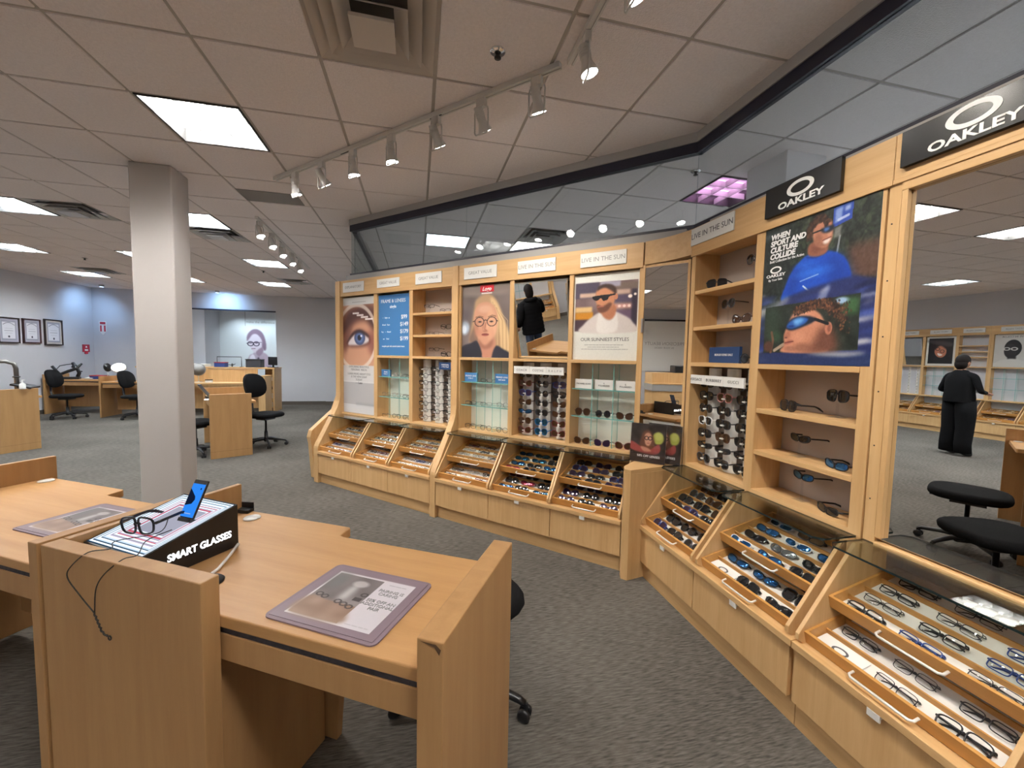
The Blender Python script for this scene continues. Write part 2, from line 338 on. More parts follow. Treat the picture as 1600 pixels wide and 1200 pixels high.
def pic_man():
    p = Pic(120, 150, (224, 224, 218))
    p.rect(.03, .10, .97, .665, (128, 108, 110)); q = dict(x0=.03, y0=.1, x1=.97, y1=.665); p.noise(6, .13, 5, **q)
    for (a, b, c, d, col) in [(.03, .1, .4, .28, (74, 68, 88)), (.1, .22, .36, .27, (214, 182, 160)), (.6, .12, .97, .2, (120, 104, 96)), (.55, .2, .86, .25, (206, 176, 158)), (.03, .44, .32, .53, (206, 138, 40)), (.03, .38, .3, .44, (226, 190, 130)), (.62, .26, .9, .34, (86, 76, 100)), (.58, .36, .92, .41, (214, 160, 150)), (.6, .43, .92, .55, (108, 86, 110)), (.03, .53, .3, .66, (70, 54, 66)), (.88, .2, .96, .66, (50, 44, 60)), (.42, .1, .72, .16, (170, 166, 190))]:
        p.rect(a, b, c, d, col, .012, .9)
    for x in (.64, .71, .78, .85): p.ell(x, .385, .022, .016, (240, 214, 206), .008)
    p.ell(.86, .28, .03, .02, (250, 232, 224), .01).ell(.93, .26, .02, .014, (252, 240, 236), .01)
    p.poly([(.14, .68), (.18, .58), (.3, .5), (.42, .45), (.62, .44), (.78, .49), (.9, .56), (.93, .68)], (214, 204, 200), .006)
    p.poly([(.42, .45), (.5, .53), (.6, .54), (.66, .45), (.7, .6), (.64, .68), (.4, .68), (.38, .55)], (232, 226, 222), .006)
    p.poly([(.44, .42), (.64, .36), (.66, .46), (.6, .53), (.52, .525), (.45, .47)], (186, 122, 92), .008)
    p.poly([(.36, .2), (.44, .155), (.56, .15), (.63, .2), (.64, .32), (.58, .4), (.48, .45), (.4, .43), (.37, .36), (.35, .29)], (204, 140, 106), .006)
    p.poly([(.38, .36), (.46, .38), (.56, .34), (.6, .36), (.54, .43), (.45, .455), (.39, .43)], (116, 76, 62), .01); p.line([(.39, .385), (.47, .38)], .008, (176, 104, 92))
    p.poly([(.37, .2), (.39, .15), (.48, .125), (.6, .14), (.66, .2), (.65, .27), (.61, .22), (.5, .17), (.42, .18)], (68, 50, 46), .008)
    p.ell(.655, .275, .03, .035, (198, 134, 104), .006)
    p.poly([(.3, .265), (.44, .25), (.57, .245), (.64, .24), (.64, .255), (.56, .27), (.53, .305), (.47, .315), (.43, .285), (.38, .31), (.33, .305)], (28, 26, 32), .004)
    greek(p, .2, .78, .825, 4, (140, 140, 140)); greek(p, .25, .72, .85, 4, (140, 140, 140), seed=2); greek(p, .15, .85, .875, 4, (140, 140, 140), seed=3)
    p.noise(90, .012, 9); return p
def pic_sport():
    p = Pic(190, 230, (34, 42, 36)); p.noise(14, .05, 4).noise(34, .07, 5).noise(80, .05, 8)
    for i in range(150):
        r = random.Random(i); p.ell(r.uniform(.3, 1), r.uniform(0, .42), r.uniform(.01, .035), r.uniform(.006, .02), r.choice([(56, 74, 50), (38, 50, 40), (74, 88, 60), (24, 30, 28), (30, 40, 34)]), .008, .5, r.uniform(0, 3))
    p.rect(0, .0, .3, .5, (28, 34, 34), .06, .6); p.rect(0, .05, .2, .085, (104, 116, 118), .015, .6); p.rect(.78, .27, 1, .5, (98, 66, 54), .03, .8); p.noise(50, .03, 31)
    p.line([(.71, .2), (.69, .34)], .007, (140, 146, 150)); p.poly([(.66, .145), (.72, .135), (.715, .2), (.665, .205)], (150, 150, 146), .003, .7, False)
    p.poly([(.645, .02), (.80, .005), (.795, .115), (.645, .14)], (44, 74, 168), .002, 1, False); p.poly([(.665, .03), (.72, .025), (.715, .105), (.66, .115)], (150, 172, 220), .004, .8, False); p.poly([(.735, .03), (.78, .025), (.778, .055), (.735, .06)], (190, 204, 232), .003, .7, False); p.line([(.69, .1), (.765, .088)], .01, (200, 210, 236), .8)
    # shirt
    p.poly([(.22, .56), (.25, .44), (.3, .36), (.38, .295), (.46, .265), (.6, .27), (.72, .31), (.79, .38), (.84, .52), (.83, .58), (.5, .58)], (22, 76, 190), .005)
    p.poly([(.62, .31), (.74, .34), (.83, .48), (.82, .56), (.68, .55)], (14, 54, 148), .04, .9); p.poly([(.25, .5), (.3, .38), (.38, .33), (.34, .52)], (16, 58, 156), .03, .9); p.ell(.5, .39, .14, .03, (50, 116, 226), .04, .7); p.ell(.42, .33, .08, .02, (44, 104, 216), .03, .6)
    p.line([(.39, .435), (.55, .41)], .005, (176, 196, 232), .75); p.line([(.42, .47), (.49, .52)], .006, (214, 224, 236)); p.line([(.44, .285), (.52, .3), (.62, .28)], .006, (14, 50, 140), .8)
    # neck and head
    p.poly([(.45, .27), (.46, .2), (.6, .2), (.615, .275), (.54, .295)], (150, 94, 74), .006); p.poly([(.47, .21), (.6, .23), (.6, .25), (.5, .27)], (116, 70, 56), .015, .8)
    p.poly([(.49, .1), (.56, .075), (.63, .085), (.645, .13), (.655, .165), (.645, .205), (.61, .245), (.55, .24), (.505, .205), (.48, .16)], (186, 126, 100), .004)
    p.ell(.53, .19, .035, .04, (150, 96, 76), .025, .8); p.ell(.625, .165, .016, .025, (208, 150, 122), .012, .8); p.ell(.585, .225, .04, .012, (132, 86, 70), .012, .6)
    for i in range(150):
        r = random.Random(i+900); a = r.uniform(-.3, 3.5); x = .535+.085*math.cos(a)+r.uniform(-.025, .02); y = .125-.075*math.sin(a)+r.uniform(-.012, .02)
        if x > .6 and y > .095: continue
        p.ell(x, y, .016, .011, r.choice([(66, 44, 34), (92, 62, 46), (48, 32, 28), (74, 50, 38)]), .006, .85, r.uniform(0, 3))
    p.poly([(.55, .125), (.6, .118), (.655, .122), (.655, .145), (.625, .158), (.58, .155), (.555, .142)], (24, 30, 44), .003); p.poly([(.575, .128), (.61, .124), (.62, .14), (.585, .148)], (70, 116, 190), .004); p.line([(.48, .135), (.56, .13)], .006, (20, 20, 24))
    p.poly([(.575, .205), (.635, .195), (.62, .222), (.59, .226)], (232, 220, 214), .003); p.line([(.57, .2), (.64, .19)], .004, (120, 66, 58))
    # rippling blue cloth
    p.poly([(0, .6), (.16, .57), (.3, .52), (.5, .49), (.7, .47), (.85, .46), (1, .5), (1, 1), (0, 1)], (34, 44, 96), .012, 1, False)
    for i in range(60):
        r = random.Random(50+i); y = r.uniform(.48, .99); x = r.choice([r.uniform(0, 1), r.uniform(-.02, .06), r.uniform(.92, 1)]); w_ = r.uniform(.03, .16)
        p.poly([(x-w_, y+.012), (x, y-.014), (x+w_, y-.008), (x, y+.012)], r.choice([(70, 92, 172), (206, 204, 206), (24, 30, 66), (160, 162, 178), (22, 28, 62), (44, 62, 130)]), .012, .65)
    p.poly([(0, .60), (.12, .575), (.28, .53), (.26, .565), (.0, .66)], (198, 194, 192), .02, .8); p.poly([(.55, .58), (.62, .5), (.66, .5), (.62, .58)], (150, 160, 196), .012, .7)
    # inset close-up
    p.poly([(.045, .585), (.9, .57), (.905, .905), (.05, .92)], (34, 42, 36), .002, 1, False); q = dict(x0=.05, y0=.59, x1=.9, y1=.905); p.noise(24, .05, 17, **q)
    p.poly([(.05, .6), (.2, .59), (.2, .78), (.05, .8)], (48, 66, 52), .04, .8); p.ell(.17, .8, .07, .04, (50, 74, 54), .03); p.rect(.78, .59, .89, .69, (58, 100, 58), .015, .85); p.ell(.76, .6, .05, .02, (150, 180, 212), .015)
    p.line([(.13, .915), (.15, .83), (.13, .77)], .012, (126, 84, 62), .8); p.line([(.17, .9), (.26, .86)], .014, (196, 172, 150), .8); p.ell(.1, .87, .05, .04, (84, 54, 42), .02)
    p.poly([(.255, .915), (.27, .86), (.262, .8), (.285, .74), (.33, .665), (.42, .63), (.54, .64), (.62, .7), (.66, .8), (.66, .915)], (198, 134, 106), .004)
    p.poly([(.48, .915), (.55, .85), (.6, .76), (.7, .76), (.74, .915)], (112, 70, 56), .03); p.ell(.42, .66, .07, .02, (222, 164, 136), .025, .8); p.ell(.40, .81, .06, .035, (214, 150, 122), .03, .7); p.ell(.45, .885, .08, .03, (140, 90, 72), .025, .7); p.ell(.33, .89, .05, .018, (160, 106, 88), .015, .7)
    p.poly([(.262, .80), (.30, .765), (.325, .78), (.32, .81), (.29, .82)], (176, 112, 90), .006); p.ell(.285, .812, .014, .006, (96, 54, 46), .004, .8)
    p.poly([(.275, .845), (.32, .832), (.365, .838), (.33, .852), (.28, .858)], (160, 88, 78), .004); p.line([(.278, .848), (.36, .84)], .003, (96, 48, 46))
    p.ell(.67, .765, .03, .04, (184, 118, 94), .006); p.ell(.675, .765, .014, .024, (130, 78, 62), .008, .8)
    for i in range(620):
        r = random.Random(i+200); a = r.uniform(0, 1); x = .36+.44*a+r.uniform(-.03, .05); y = .63-.035*math.sin(a*PI)+r.uniform(-.02, .035)+(max(0, a-.55)*2.2)**1.4*.2*r.random()
        if x > .62 and y > .88: continue
        p.ell(x, y, r.uniform(.006, .013), r.uniform(.004, .008), r.choice([(62, 40, 32), (84, 54, 40), (138, 90, 58), (46, 30, 26), (36, 26, 24), (104, 68, 48)]), .005, .8, r.uniform(0, 3))
    p.poly([(.275, .735), (.3, .7), (.36, .675), (.44, .67), (.52, .682), (.56, .7), (.53, .72), (.46, .74), (.36, .762), (.3, .758)], (20, 28, 48), .004)
    p.poly([(.285, .735), (.31, .705), (.37, .684), (.44, .68), (.49, .695), (.45, .728), (.36, .75), (.305, .748)], (40, 92, 176), .005); p.poly([(.35, .695), (.42, .685), (.45, .7), (.38, .73)], (120, 184, 238), .012, .9); p.ell(.33, .735, .03, .008, (22, 52, 120), .008, .8); p.line([(.55, .7), (.66, .735)], .012, (22, 24, 30))
    p.rect(0, .925, 1, 1, (32, 48, 92), .006, .85); p.poly([(.5, .93), (.75, .915), (.97, .92), (.8, .945)], (196, 194, 190), .012, .7); p.noise(100, .02, 77); return p
def pic_couch():
    p = Pic(100, 100, (56, 46, 42)); p.noise(9, .1, 3)
    p.ell(.78, .35, .16, .16, (176, 178, 84), .05); p.ell(.8, .3, .1, .1, (206, 206, 120), .05, .7)
    p.poly([(.28, .62), (.32, .3), (.42, .17), (.56, .18), (.66, .36), (.68, .62)], (112, 70, 52), .015)
    p.poly([(.4, .3), (.48, .23), (.57, .26), (.61, .4), (.56, .54), (.49, .57), (.42, .5)], (206, 152, 126), .008)
    p.poly([(-.05, .5), (.1, .5), (.3, .6), (.55, .66), (.8, .5), (.86, .66), (.7, .78), (.3, .76), (0, .68)], (164, 76, 72), .01); p.poly([(.3, .6), (.5, .62), (.6, .7), (.4, .72)], (200, 140, 118), .01)
    for cx in (.455, .56): p.ring(cx, .37, .05, .045, .012, (20, 18, 20))
    p.line([(.5, .36), (.515, .36)], .01, (20, 18, 20)); p.line([(.48, .5), (.54, .5)], .008, (150, 70, 66)); p.rect(0, .78, 1, 1, (58, 48, 46), .05, .9); greek(p, .4, .62, .9, 2, (200, 190, 190)); return p
def pic_mat(seed=0):
    p = Pic(150, 124, (132, 114, 124)); p.rect(.09, .1, .92, .92, (206, 200, 206)); p.rect(.11, .13, .6, .89, (120, 112, 112))
    p.noise(7, .1, 2, .11, .13, .6, .89); p.rect(.11, .62, .6, .89, (140, 112, 94)); p.poly([(.11, .6), (.3, .62), (.5, .68), (.6, .75), (.6, .89), (.11, .89)], (150, 122, 104), .02)
    p.noise(9, .05, 3, .11, .6, .6, .89); p.rect(.36, .3, .44, .56, (206, 204, 204), .03, .8); p.ell(.42, .26, .08, .06, (196, 190, 190), .03, .8); p.rect(.11, .13, .25, .4, (108, 108, 108), .04)
    for cx, cy in ((.17, .55), (.24, .57), (.4, .6), (.47, .62), (.54, .64), (.56, .42)): p.ring(cx, cy, .03, .028, .009, (50, 42, 42), .85)
    p.rect(.5, .48, .58, .54, (60, 52, 52)); greek(p, .68, .86, .17, 2, (150, 146, 150)); greek(p, .66, .88, .87, 2, (160, 156, 160), .003); return p
def pic_scarf():
    p = Pic(80, 90, (224, 222, 216)); p.rect(.07, .05, .93, .93, (26, 24, 26)); p.ell(.5, .5, .2, .22, (176, 110, 84), .01, 1, .5)
    p.poly([(.2, .3), (.4, .12), (.8, .18), (.86, .5), (.66, .4), (.5, .3), (.3, .42)], (40, 28, 28), .02); p.poly([(.15, .2), (.9, .1), (.9, .2), (.2, .34)], (90, 82, 84), .03, .7)
    for cx, cy in ((.44, .5), (.6, .42)): p.ring(cx, cy, .07, .05, .01, (20, 16, 16))
    p.poly([(.42, .62), (.6, .56), (.54, .66)], (230, 220, 214)); return p
def pic_mono():
    p = Pic(80, 100, (214, 212, 208)); p.ell(.5, .42, .23, .26, (34, 32, 34), .01); p.ell(.56, .5, .17, .22, (48, 44, 46), .02); p.rect(.4, .62, .62, .8, (40, 38, 40), .01); p.poly([(.0, 1.02), (.1, .85), (.4, .75), (.62, .75), (.9, .84), (1, 1.02)], (226, 224, 220), .01)
    for cx in (.46, .66): p.ring(cx, .44, .075, .04, .014, (226, 224, 220))
    return p
def pic_sketch():
    p = Pic(80, 120, (212, 217, 220))
    p.poly([(.22, .98), (.28, .72), (.4, .66), (.46, .62), (.72, .62), (.9, .72), (.98, .98)], (176, 160, 176), .01); p.poly([(.26, .96), (.3, .74), (.42, .68), (.5, .85), (.42, .98)], (222, 216, 226), .01)
    p.poly([(.24, .3), (.36, .16), (.56, .14), (.7, .26), (.74, .4), (.68, .54), (.5, .64), (.36, .56), (.28, .42)], (206, 196, 208), .008)
    p.poly([(.22, .36), (.24, .2), (.4, .08), (.6, .08), (.76, .2), (.84, .45), (.8, .58), (.7, .5), (.7, .34), (.56, .2), (.4, .2)], (128, 108, 128), .015)
    p.poly([(.5, .62), (.7, .5), (.74, .6), (.6, .72)], (150, 128, 146), .01); p.line([(.2, .41), (.7, .38)], .008, (70, 58, 80))
    for cx in (.33, .52): p.ring(cx, .42, .09, .05, .012, (70, 60, 80)); p.ell(cx, .4, .05, .012, (80, 66, 84), .01)
    p.line([(.36, .54), (.48, .535)], .01, (110, 74, 96)); p.poly([(.46, .98), (.56, .75), (.62, .8), (.7, .98)], (60, 50, 66), .01); return p
def pic_cert(seed):
    p = Pic(60, 70, (196, 190, 184) if seed == 2 else (172, 170, 186)); p.rect(.1, .08, .9, .92, (150, 152, 164)); p.rect(.17, .15, .83, .86, (214, 214, 220))
    for a in np.linspace(.22, .78, 12): p.line([(a, .27-.1*math.sin((a-.2)*PI/.6)), (a+.03, .27-.1*math.sin((a-.17)*PI/.6))], .012, (84, 84, 98))
    greek(p, .3, .7, .42, 2, (110, 110, 120)); p.line([(.28, .52), (.72, .52)], .008, (90, 90, 100)); greek(p, .32, .68, .62, 2, (130, 130, 140)); p.ell(.5, .77, .05, .045, (40, 42, 60), .01); return p

def poster(pic, name, label, M, W, H, cat='poster', th=.004, group=None, edge=None):
    o = obj(name, pic.mesh(name, W, H, th, edge)); o.matrix_world = M; return tag(o, label, cat, group)
# ------------------------------------------------------------------ room shell
def box_struct(name, x0, x1, y0, y1, z0, z1, m):
    return struct(MB().box(x0, x1, y0, y1, z0, z1).build(name, m))
def carpet():
    m = bpy.data.materials.new('carpet'); m.use_nodes = True; nt = m.node_tree; b = nt.nodes['Principled BSDF']; b.inputs['Roughness'].default_value = .95
    b.inputs['Specular IOR Level'].default_value = 0
    tc = nt.nodes.new('ShaderNodeTexCoord'); mp = nt.nodes.new('ShaderNodeMapping'); mp.inputs['Rotation'].default_value = (0, 0, math.radians(45)); mp.inputs['Scale'].default_value = (6, 46, 1)
    nt.links.new(tc.outputs['Object'], mp.inputs[0])
    n = nt.nodes.new('ShaderNodeTexNoise'); n.inputs['Scale'].default_value = 3.2; n.inputs['Detail'].default_value = 6; nt.links.new(mp.outputs[0], n.inputs[0])
    n2 = nt.nodes.new('ShaderNodeTexNoise'); n2.inputs['Scale'].default_value = 1.1; nt.links.new(tc.outputs['Object'], n2.inputs[0])
    ad = nt.nodes.new('ShaderNodeMath'); ad.operation = 'MULTIPLY_ADD'; ad.inputs[1].default_value = .35; nt.links.new(n2.outputs[0], ad.inputs[0]); nt.links.new(n.outputs[0], ad.inputs[2])
    cr = nt.nodes.new('ShaderNodeValToRGB'); e = cr.color_ramp.elements; e[0].position = .45; e[1].position = .95
    e[0].color = (.055, .050, .045, 1); e[1].color = (.18, .165, .145, 1); nt.links.new(ad.outputs[0], cr.inputs[0]); nt.links.new(cr.outputs[0], b.inputs[0])
    bp = nt.nodes.new('ShaderNodeBump'); bp.inputs['Strength'].default_value = .5; bp.inputs['Distance'].default_value = .01; nt.links.new(n.outputs[0], bp.inputs['Height']); nt.links.new(bp.outputs[0], b.inputs['Normal'])
    return m
struct(MB().box(-6.7, 7.2, -7.2, 13.4, -.1, 0).build('floor', carpet()))
TILE = mat('ceiling_tile', (.80, .74, .73), .9, noise=(60, .10), bump=(120, .5), spec=.1)
TBAR = mat('ceiling_grid', (.40, .36, .33), .6)
# tiles that hold a light or a vent instead of a panel
LIGHTS = [(0, 1), (-3, 1), (-2, 5), (-5, 5), (-8, 5), (-2, 9), (-5, 9), (-8, 9), (-3, 13), (-6, 13), (-9, 13), (-6, 1), (-9, 1), (-6, -3), (-9, -3), (3, -5), (0, -9), (-4, -7), (-7, -7)]  # the one above the camera is unseen, added to brighten the front area
BACKL = [(3, 5), (5, 5), (7, 1), (10, -6), (10, -2), (10, 2), (8, 8), (4, 11)]  # entries after the pink light are unseen, added to brighten the glazed room
LABL = [(-8, 17), (-4, 18)]
VENTS = [(2, -1), (-2, 6), (-4, 5), (-2, 12), (-8, 12), (5, 4)]
hole = set(LIGHTS+BACKL+LABL+VENTS)
tb = MB()
for i in range(-11, 12):
    for j in range(-12, 22):
        if (i, j) in hole: continue
        x0, y0 = i*T, j*T; g = .012; e = .006
        vs = [(x0+g-.004, y0+g-.004, CH+.012), (x0+T-g+.004, y0+g-.004, CH+.012), (x0+T-g+.004, y0+T-g+.004, CH+.012), (x0+g-.004, y0+T-g+.004, CH+.012),
              (x0+g, y0+g, CH), (x0+T-g, y0+g, CH), (x0+T-g, y0+T-g, CH), (x0+g, y0+T-g, CH)]
        tb.add(vs, [(4, 5, 6, 7), (0, 1, 5, 4), (1, 2, 6, 5), (2, 3, 7, 6), (3, 0, 4, 7)])
struct(tb.build('ceiling', TILE))
gb = MB()
for i in range(-11, 13): gb.box(i*T-.0125, i*T+.0125, -12*T, 22*T, CH+.007, CH+.02)
for j in range(-12, 23): gb.box(-11*T, 12*T, j*T-.0125, j*T+.0125, CH+.0061, CH+.02)
struct(gb.build('trim_1', TBAR)); struct(MB().box(-7, 7.4, -7.4, 13.6, CH+.16, CH+.2).build('ceiling_deck', TILE))
box_struct('wall_left', -6.65, -6.5, -7, 13.4, 0, CH, WALLP)
box_struct('wall_front', -6.65, 7.2, -7.15, -7, 0, CH, WALLP)
box_struct('wall_right', 7.05, 7.2, -7, 13.4, 0, CH, WALLP)
box_struct('wall_back', -6.5, -4.75, 10.4, 10.52, 0, CH, WALLP)
box_struct('wall_soffit', -4.75, -2.15, 10.4, 10.52, 2.66, CH, WALLP)
box_struct('wall_back_panel', -2.15, -.85, 10.3, 10.52, 0, CH, WALLP)
box_struct('wall_return', -.85, .85, 10.22, 10.52, 0, CH, WALLP)
box_struct('wall_lab', -6.5, 7.05, 13.2, 13.4, 0, CH, WALLP)
box_struct('trim_2', -4.75, -2.15, 10.38, 10.40, 2.62, 2.66, NAVY)
BASE = mat('vinyl_baseboard', (.09, .075, .06), .5)
box_struct('baseboard_left', -6.5, -6.485, -7, 10.4, 0, .1, BASE); box_struct('baseboard_back', -6.5, -4.75, 10.385, 10.4, 0, .1, BASE)
box_struct('baseboard_panel', -2.15, -.85, 10.285, 10.3, 0, .1, BASE); box_struct('baseboard_return', -.85, .85, 10.205, 10.22, 0, .1, BASE)
# square column
MB().box(-.645, -.33, 1.7, 1.98, 0, CH).build('column', mat('column_paint', (.47, .44, .42), .7), bevel=.012, label='square beige column standing behind the front desk', category='column')

# ------------------------------------------------------------------ frames of the three display walls: local x along the wall, -y into the room
q = 2**-.5; D0 = 3.755*q
FL = Matrix.Translation((D0*q, D0*q, 0)) @ Matrix.Rotation(-PI/4, 4, 'Z')
FR = Matrix.Translation((3.655, 0, 0)) @ Matrix.Rotation(-PI/2, 4, 'Z')
FO = Matrix.Translation((-6.5, 0, 0)) @ Matrix.Rotation(PI/2, 4, 'Z')
def P(F, s, d, z, rz=0, rx=0): return F @ TR(s, -d, z, rz, rx)
SC = 2.514   # where the two glazing lines meet, along the left wall
def run(F, s0, s1, d0, d1, z0, z1, name, m):
    o = struct(MB().box(s0, s1, -d1, -d0, z0, z1).build(name, m)); o.matrix_world = F; return o
CR = -.10
for F, a, b, nm in ((FL, -1.294, SC+.02, 'left'), (FR, CR-.02, 6.9, 'right')):
    run(F, a, b, -.06, .03, CH-.065, CH, 'trim_grey_'+nm, GREYTRIM)
    run(F, a, b, -.03, .02, CH-.135, CH-.065, 'trim_navy_'+nm, NAVY)
    run(F, a, b, -.02, .02, 2.42, 2.455, 'trim_sill_'+nm, NAVY)
    run(F, a+.02, b, -.16, -.11, 0, 2.36, 'wall_partition_'+nm, WALLP)
run(FL, -1.294, SC-.05, -.16, .07, 2.36, 2.42, 'trim_ledge_left', GREYTRIM)
run(FR, .12, 6.9, -.16, .06, 2.388, 2.42, 'trim_ledge_right', GREYTRIM)
k = 0
for F, a, b in ((FL, -1.285, .45), (FL, .454, SC), (FR, CR, 1.75), (FR, 1.754, 6.9)):
    k += 1; run(F, a, b, -.005, .005, 2.455, CH-.135, 'window_%d' % k, PANE)
# glazed return that runs back from the left end
box_struct('wall_partition_return', 1.0, 1.1, 2.9, 10.22, 0, 2.42, WALLP)
box_struct('trim_navy_return', .97, 1.02, 2.85, 10.22, CH-.135, CH-.065, NAVY); box_struct('trim_grey_return', .94, 1.03, 2.85, 10.22, CH-.065, CH, GREYTRIM)
box_struct('trim_sill_return', .97, 1.02, 2.85, 10.22, 2.42, 2.455, NAVY); box_struct('window_5', .99, 1.0, 2.85, 10.22, 2.455, CH-.135, PANE)
# far column inside the glazed room
MB().box(4.42, 4.78, .12, .5, 0, CH).build('column', mat('far_column_paint', (.88, .85, .86), .7), label='white column top showing behind the glass over the black wall signs', category='column')

# ------------------------------------------------------------------ ceiling fixtures
def troffer_parts():
    f = MB(); h = .1; a = .012; t = T
    for (x0, x1, y0, y1) in ((a, t-a, a, a+.014), (a, t-a, t-a-.014, t-a), (a, a+.014, a, t-a), (t-a-.014, t-a, a, t-a)): f.box(x0, x1, y0, y1, -.002, h)
    fr = f.mesh('frame', mat('black_light_rim', (.02, .02, .02), .5))
    l = MB()
    for k in (1, 2):
        p = .026+(t-.052)*k/3; l.box(p-.004, p+.004, .026, t-.026, .004, .055); l.box(.026, t-.026, p-.004, p+.004, .004, .055)
    lo = l.mesh('louver', mat('louver_white', (.5, .5, .48), .35))
    bk = MB().box(.026, t-.026, .026, t-.026, h-.004, h)
    for k in range(3):
        p = .026+(t-.052)*(k+.5)/3; bk.box(.03, t-.03, p-.02, p+.02, h-.03, h-.012, 1)
    return fr, lo, bk
_fr, _lo, _bk = troffer_parts()
_tw = _bk.mesh('tubes', [emis('troffer_glow', (1, .965, .93), TROFFER*.45), emis('troffer_tube', (1, .97, .93), TROFFER*1.6)])
_tb = _bk.mesh('tubes', [emis('fill_troffer_glow', (.95, .98, 1), TROFFER*1.8), emis('fill_troffer_tube', (.95, .98, 1), TROFFER*6)])  # stronger tubes, only for the added unseen lights of the glazed room
_tc = _bk.mesh('tubes', [emis('cool_troffer_glow', (.90, .96, 1), TROFFER*.48), emis('cool_troffer_tube', (.89, .96, 1), TROFFER*1.4)])
_tp = _bk.mesh('tubes', [mat('unlit_white', (.5, .48, .5), .5), emis('pink_tube', (1, .42, .85), 14)])
_td = MB().box(.02, T-.02, .02, T-.02, .0, .02).mesh('diffuser', emis('flat_diffuser', (.92, .97, 1), 4.5))
def troffer(i, j, label, tubes, group=None):
    o = empty('ceiling_light', TR(i*T, j*T, CH), label, 'ceiling light', group)
    obj('frame', _fr, o)
    if tubes is _td: obj('diffuser', _td, o)
    else: obj('louver', _lo, o); obj('tubes', tubes, o)
    return o
lab = {(0, 1): 'large nearest square ceiling light with nine louvre cells above the column', (-2, 5): 'square ceiling light just right of the column next to a black striped vent', (-5, 5): 'upper square ceiling light cut by the left edge of the photo',
       (-8, 9): 'lower left square ceiling light cut by the photo edge above the certificates', (-2, 9): 'square ceiling light below the far row of track spots', (-5, 9): 'square ceiling light peeking out left of the column', (-9, 13): 'thin square ceiling light near the far left corner above the wall with certificates',
       (-6, 13): 'square ceiling light mostly hidden behind the right side of the column', (-3, 13): 'square ceiling light between the round vent and the far blue soffit'}
for (i, j) in LIGHTS:
    cool = j >= 5 or (i <= -5 and j > 0)
    troffer(i, j, lab.get((i, j), 'square ceiling light out of direct view'), _tc if cool else _tw, 'square recessed ceiling lights')
troffer(3, 5, 'bright blank square light behind the glass above the white wall signs', _td, 'square recessed ceiling lights')
troffer(5, 5, 'louvred square light low behind the glass beside the round white reflections', _tw, 'square recessed ceiling lights')
troffer(7, 1, 'pink tinted louvred ceiling light behind the glass at the wall corner', _tp, 'square recessed ceiling lights')
for (i, j) in BACKL[3:]: troffer(i, j, 'unseen ceiling light added to brighten the glazed room', _tb, 'square recessed ceiling lights')
for (i, j) in LABL: troffer(i, j, 'ceiling light in the back room beyond the counter', _tc, 'square recessed ceiling lights')
def vent(i, j, label, blade, dark):
    o = empty('ceiling_vent', TR((i+.5)*T, (j+.5)*T, CH), label, 'vent', 'square ceiling air vents')
    MB().box(-.29, .29, -.29, .29, .075, .085).build('backing', mat('vent_dark', (.05, .045, .04), .8), o)
    r = .293
    for k in range(4):
        m = MB(); z0, z1 = -.004-.013*k, .026; w = .066 if k < 3 else r
        ri = r-w; a, b = [(-r, -r), (r, -r), (r, r), (-r, r)], [(-ri, -ri), (ri, -ri), (ri, ri), (-ri, ri)]
        if k < 3:
            vs = [(*p, z0 if k else -.002) for p in a]+[(*p, z1) for p in b]+[(*p, (z0 if k else -.002)+.006) for p in a]+[(*p, z1+.006) for p in b]
            m.add(vs, [(i_, (i_+1) % 4, 4+(i_+1) % 4, 4+i_) for i_ in range(4)]+[(8+i_, 12+i_, 12+(i_+1) % 4, 8+(i_+1) % 4) for i_ in range(4)]+[(i_, 8+i_, 8+(i_+1) % 4, (i_+1) % 4) for i_ in range(4)])
        else: m.box(-r, r, -r, r, z0-.004, z0+.012)
        m.build('cone', blade, o); r = ri+.002
    return o
VB = mat('vent_beige', (.50, .45, .40), .5); VS = mat('vent_silver', (.55, .55, .55), .35, .6)
vent(2, -1, 'large beige stepped square air vent at the top of the photo', VB, 0)
vent(-2, 6, 'black and silver square air vent beside the column light', VS, 1); vent(-4, 5, 'dark square air vent beside the upper left ceiling light', VS, 1)
vent(-2, 12, 'far small square air vent above the blue lit soffit', VS, 1); vent(-8, 12, 'dark square air vent above the far left corner', VS, 1)
vent(5, 4, 'silver square air vent behind the glass above the white signs', VS, 1)
MB().box(0, .55, 3.46*T, 3.96*T, CH-.004, CH).build('access_plate', mat('plate_grey', (.19, .17, .155), .6), label='flat dark grey ceiling plate near the end of the nearest spotlight track', category='ceiling plate')
def sprinkler(x, y, label):
    o = empty('sprinkler', TR(x, y, CH), label, 'sprinkler', 'ceiling sprinklers')
    MB().lathe([(.04, -.004), (.04, 0), (.028, 0), (.026, -.008)], 20).build('ring', CHROME, o); MB().lathe([(.026, -.001), (.012, -.012), (.012, -.03), (.018, -.032), (.018, -.036)], 14).build('head', mat('sprinkler_dark', (.03, .03, .03), .4, .5), o)
sprinkler(2.138, -.293, 'round black sprinkler with a silver ring right of the large vent')
sprinkler(-3.95, 6.3, 'small sprinkler under the tiles above the certificates'); sprinkler(-1.2, 6.5, 'small sprinkler below the far ceiling light and track'); sprinkler(4.0, .6, 'small dark sprinkler behind the glass near the wall corner')

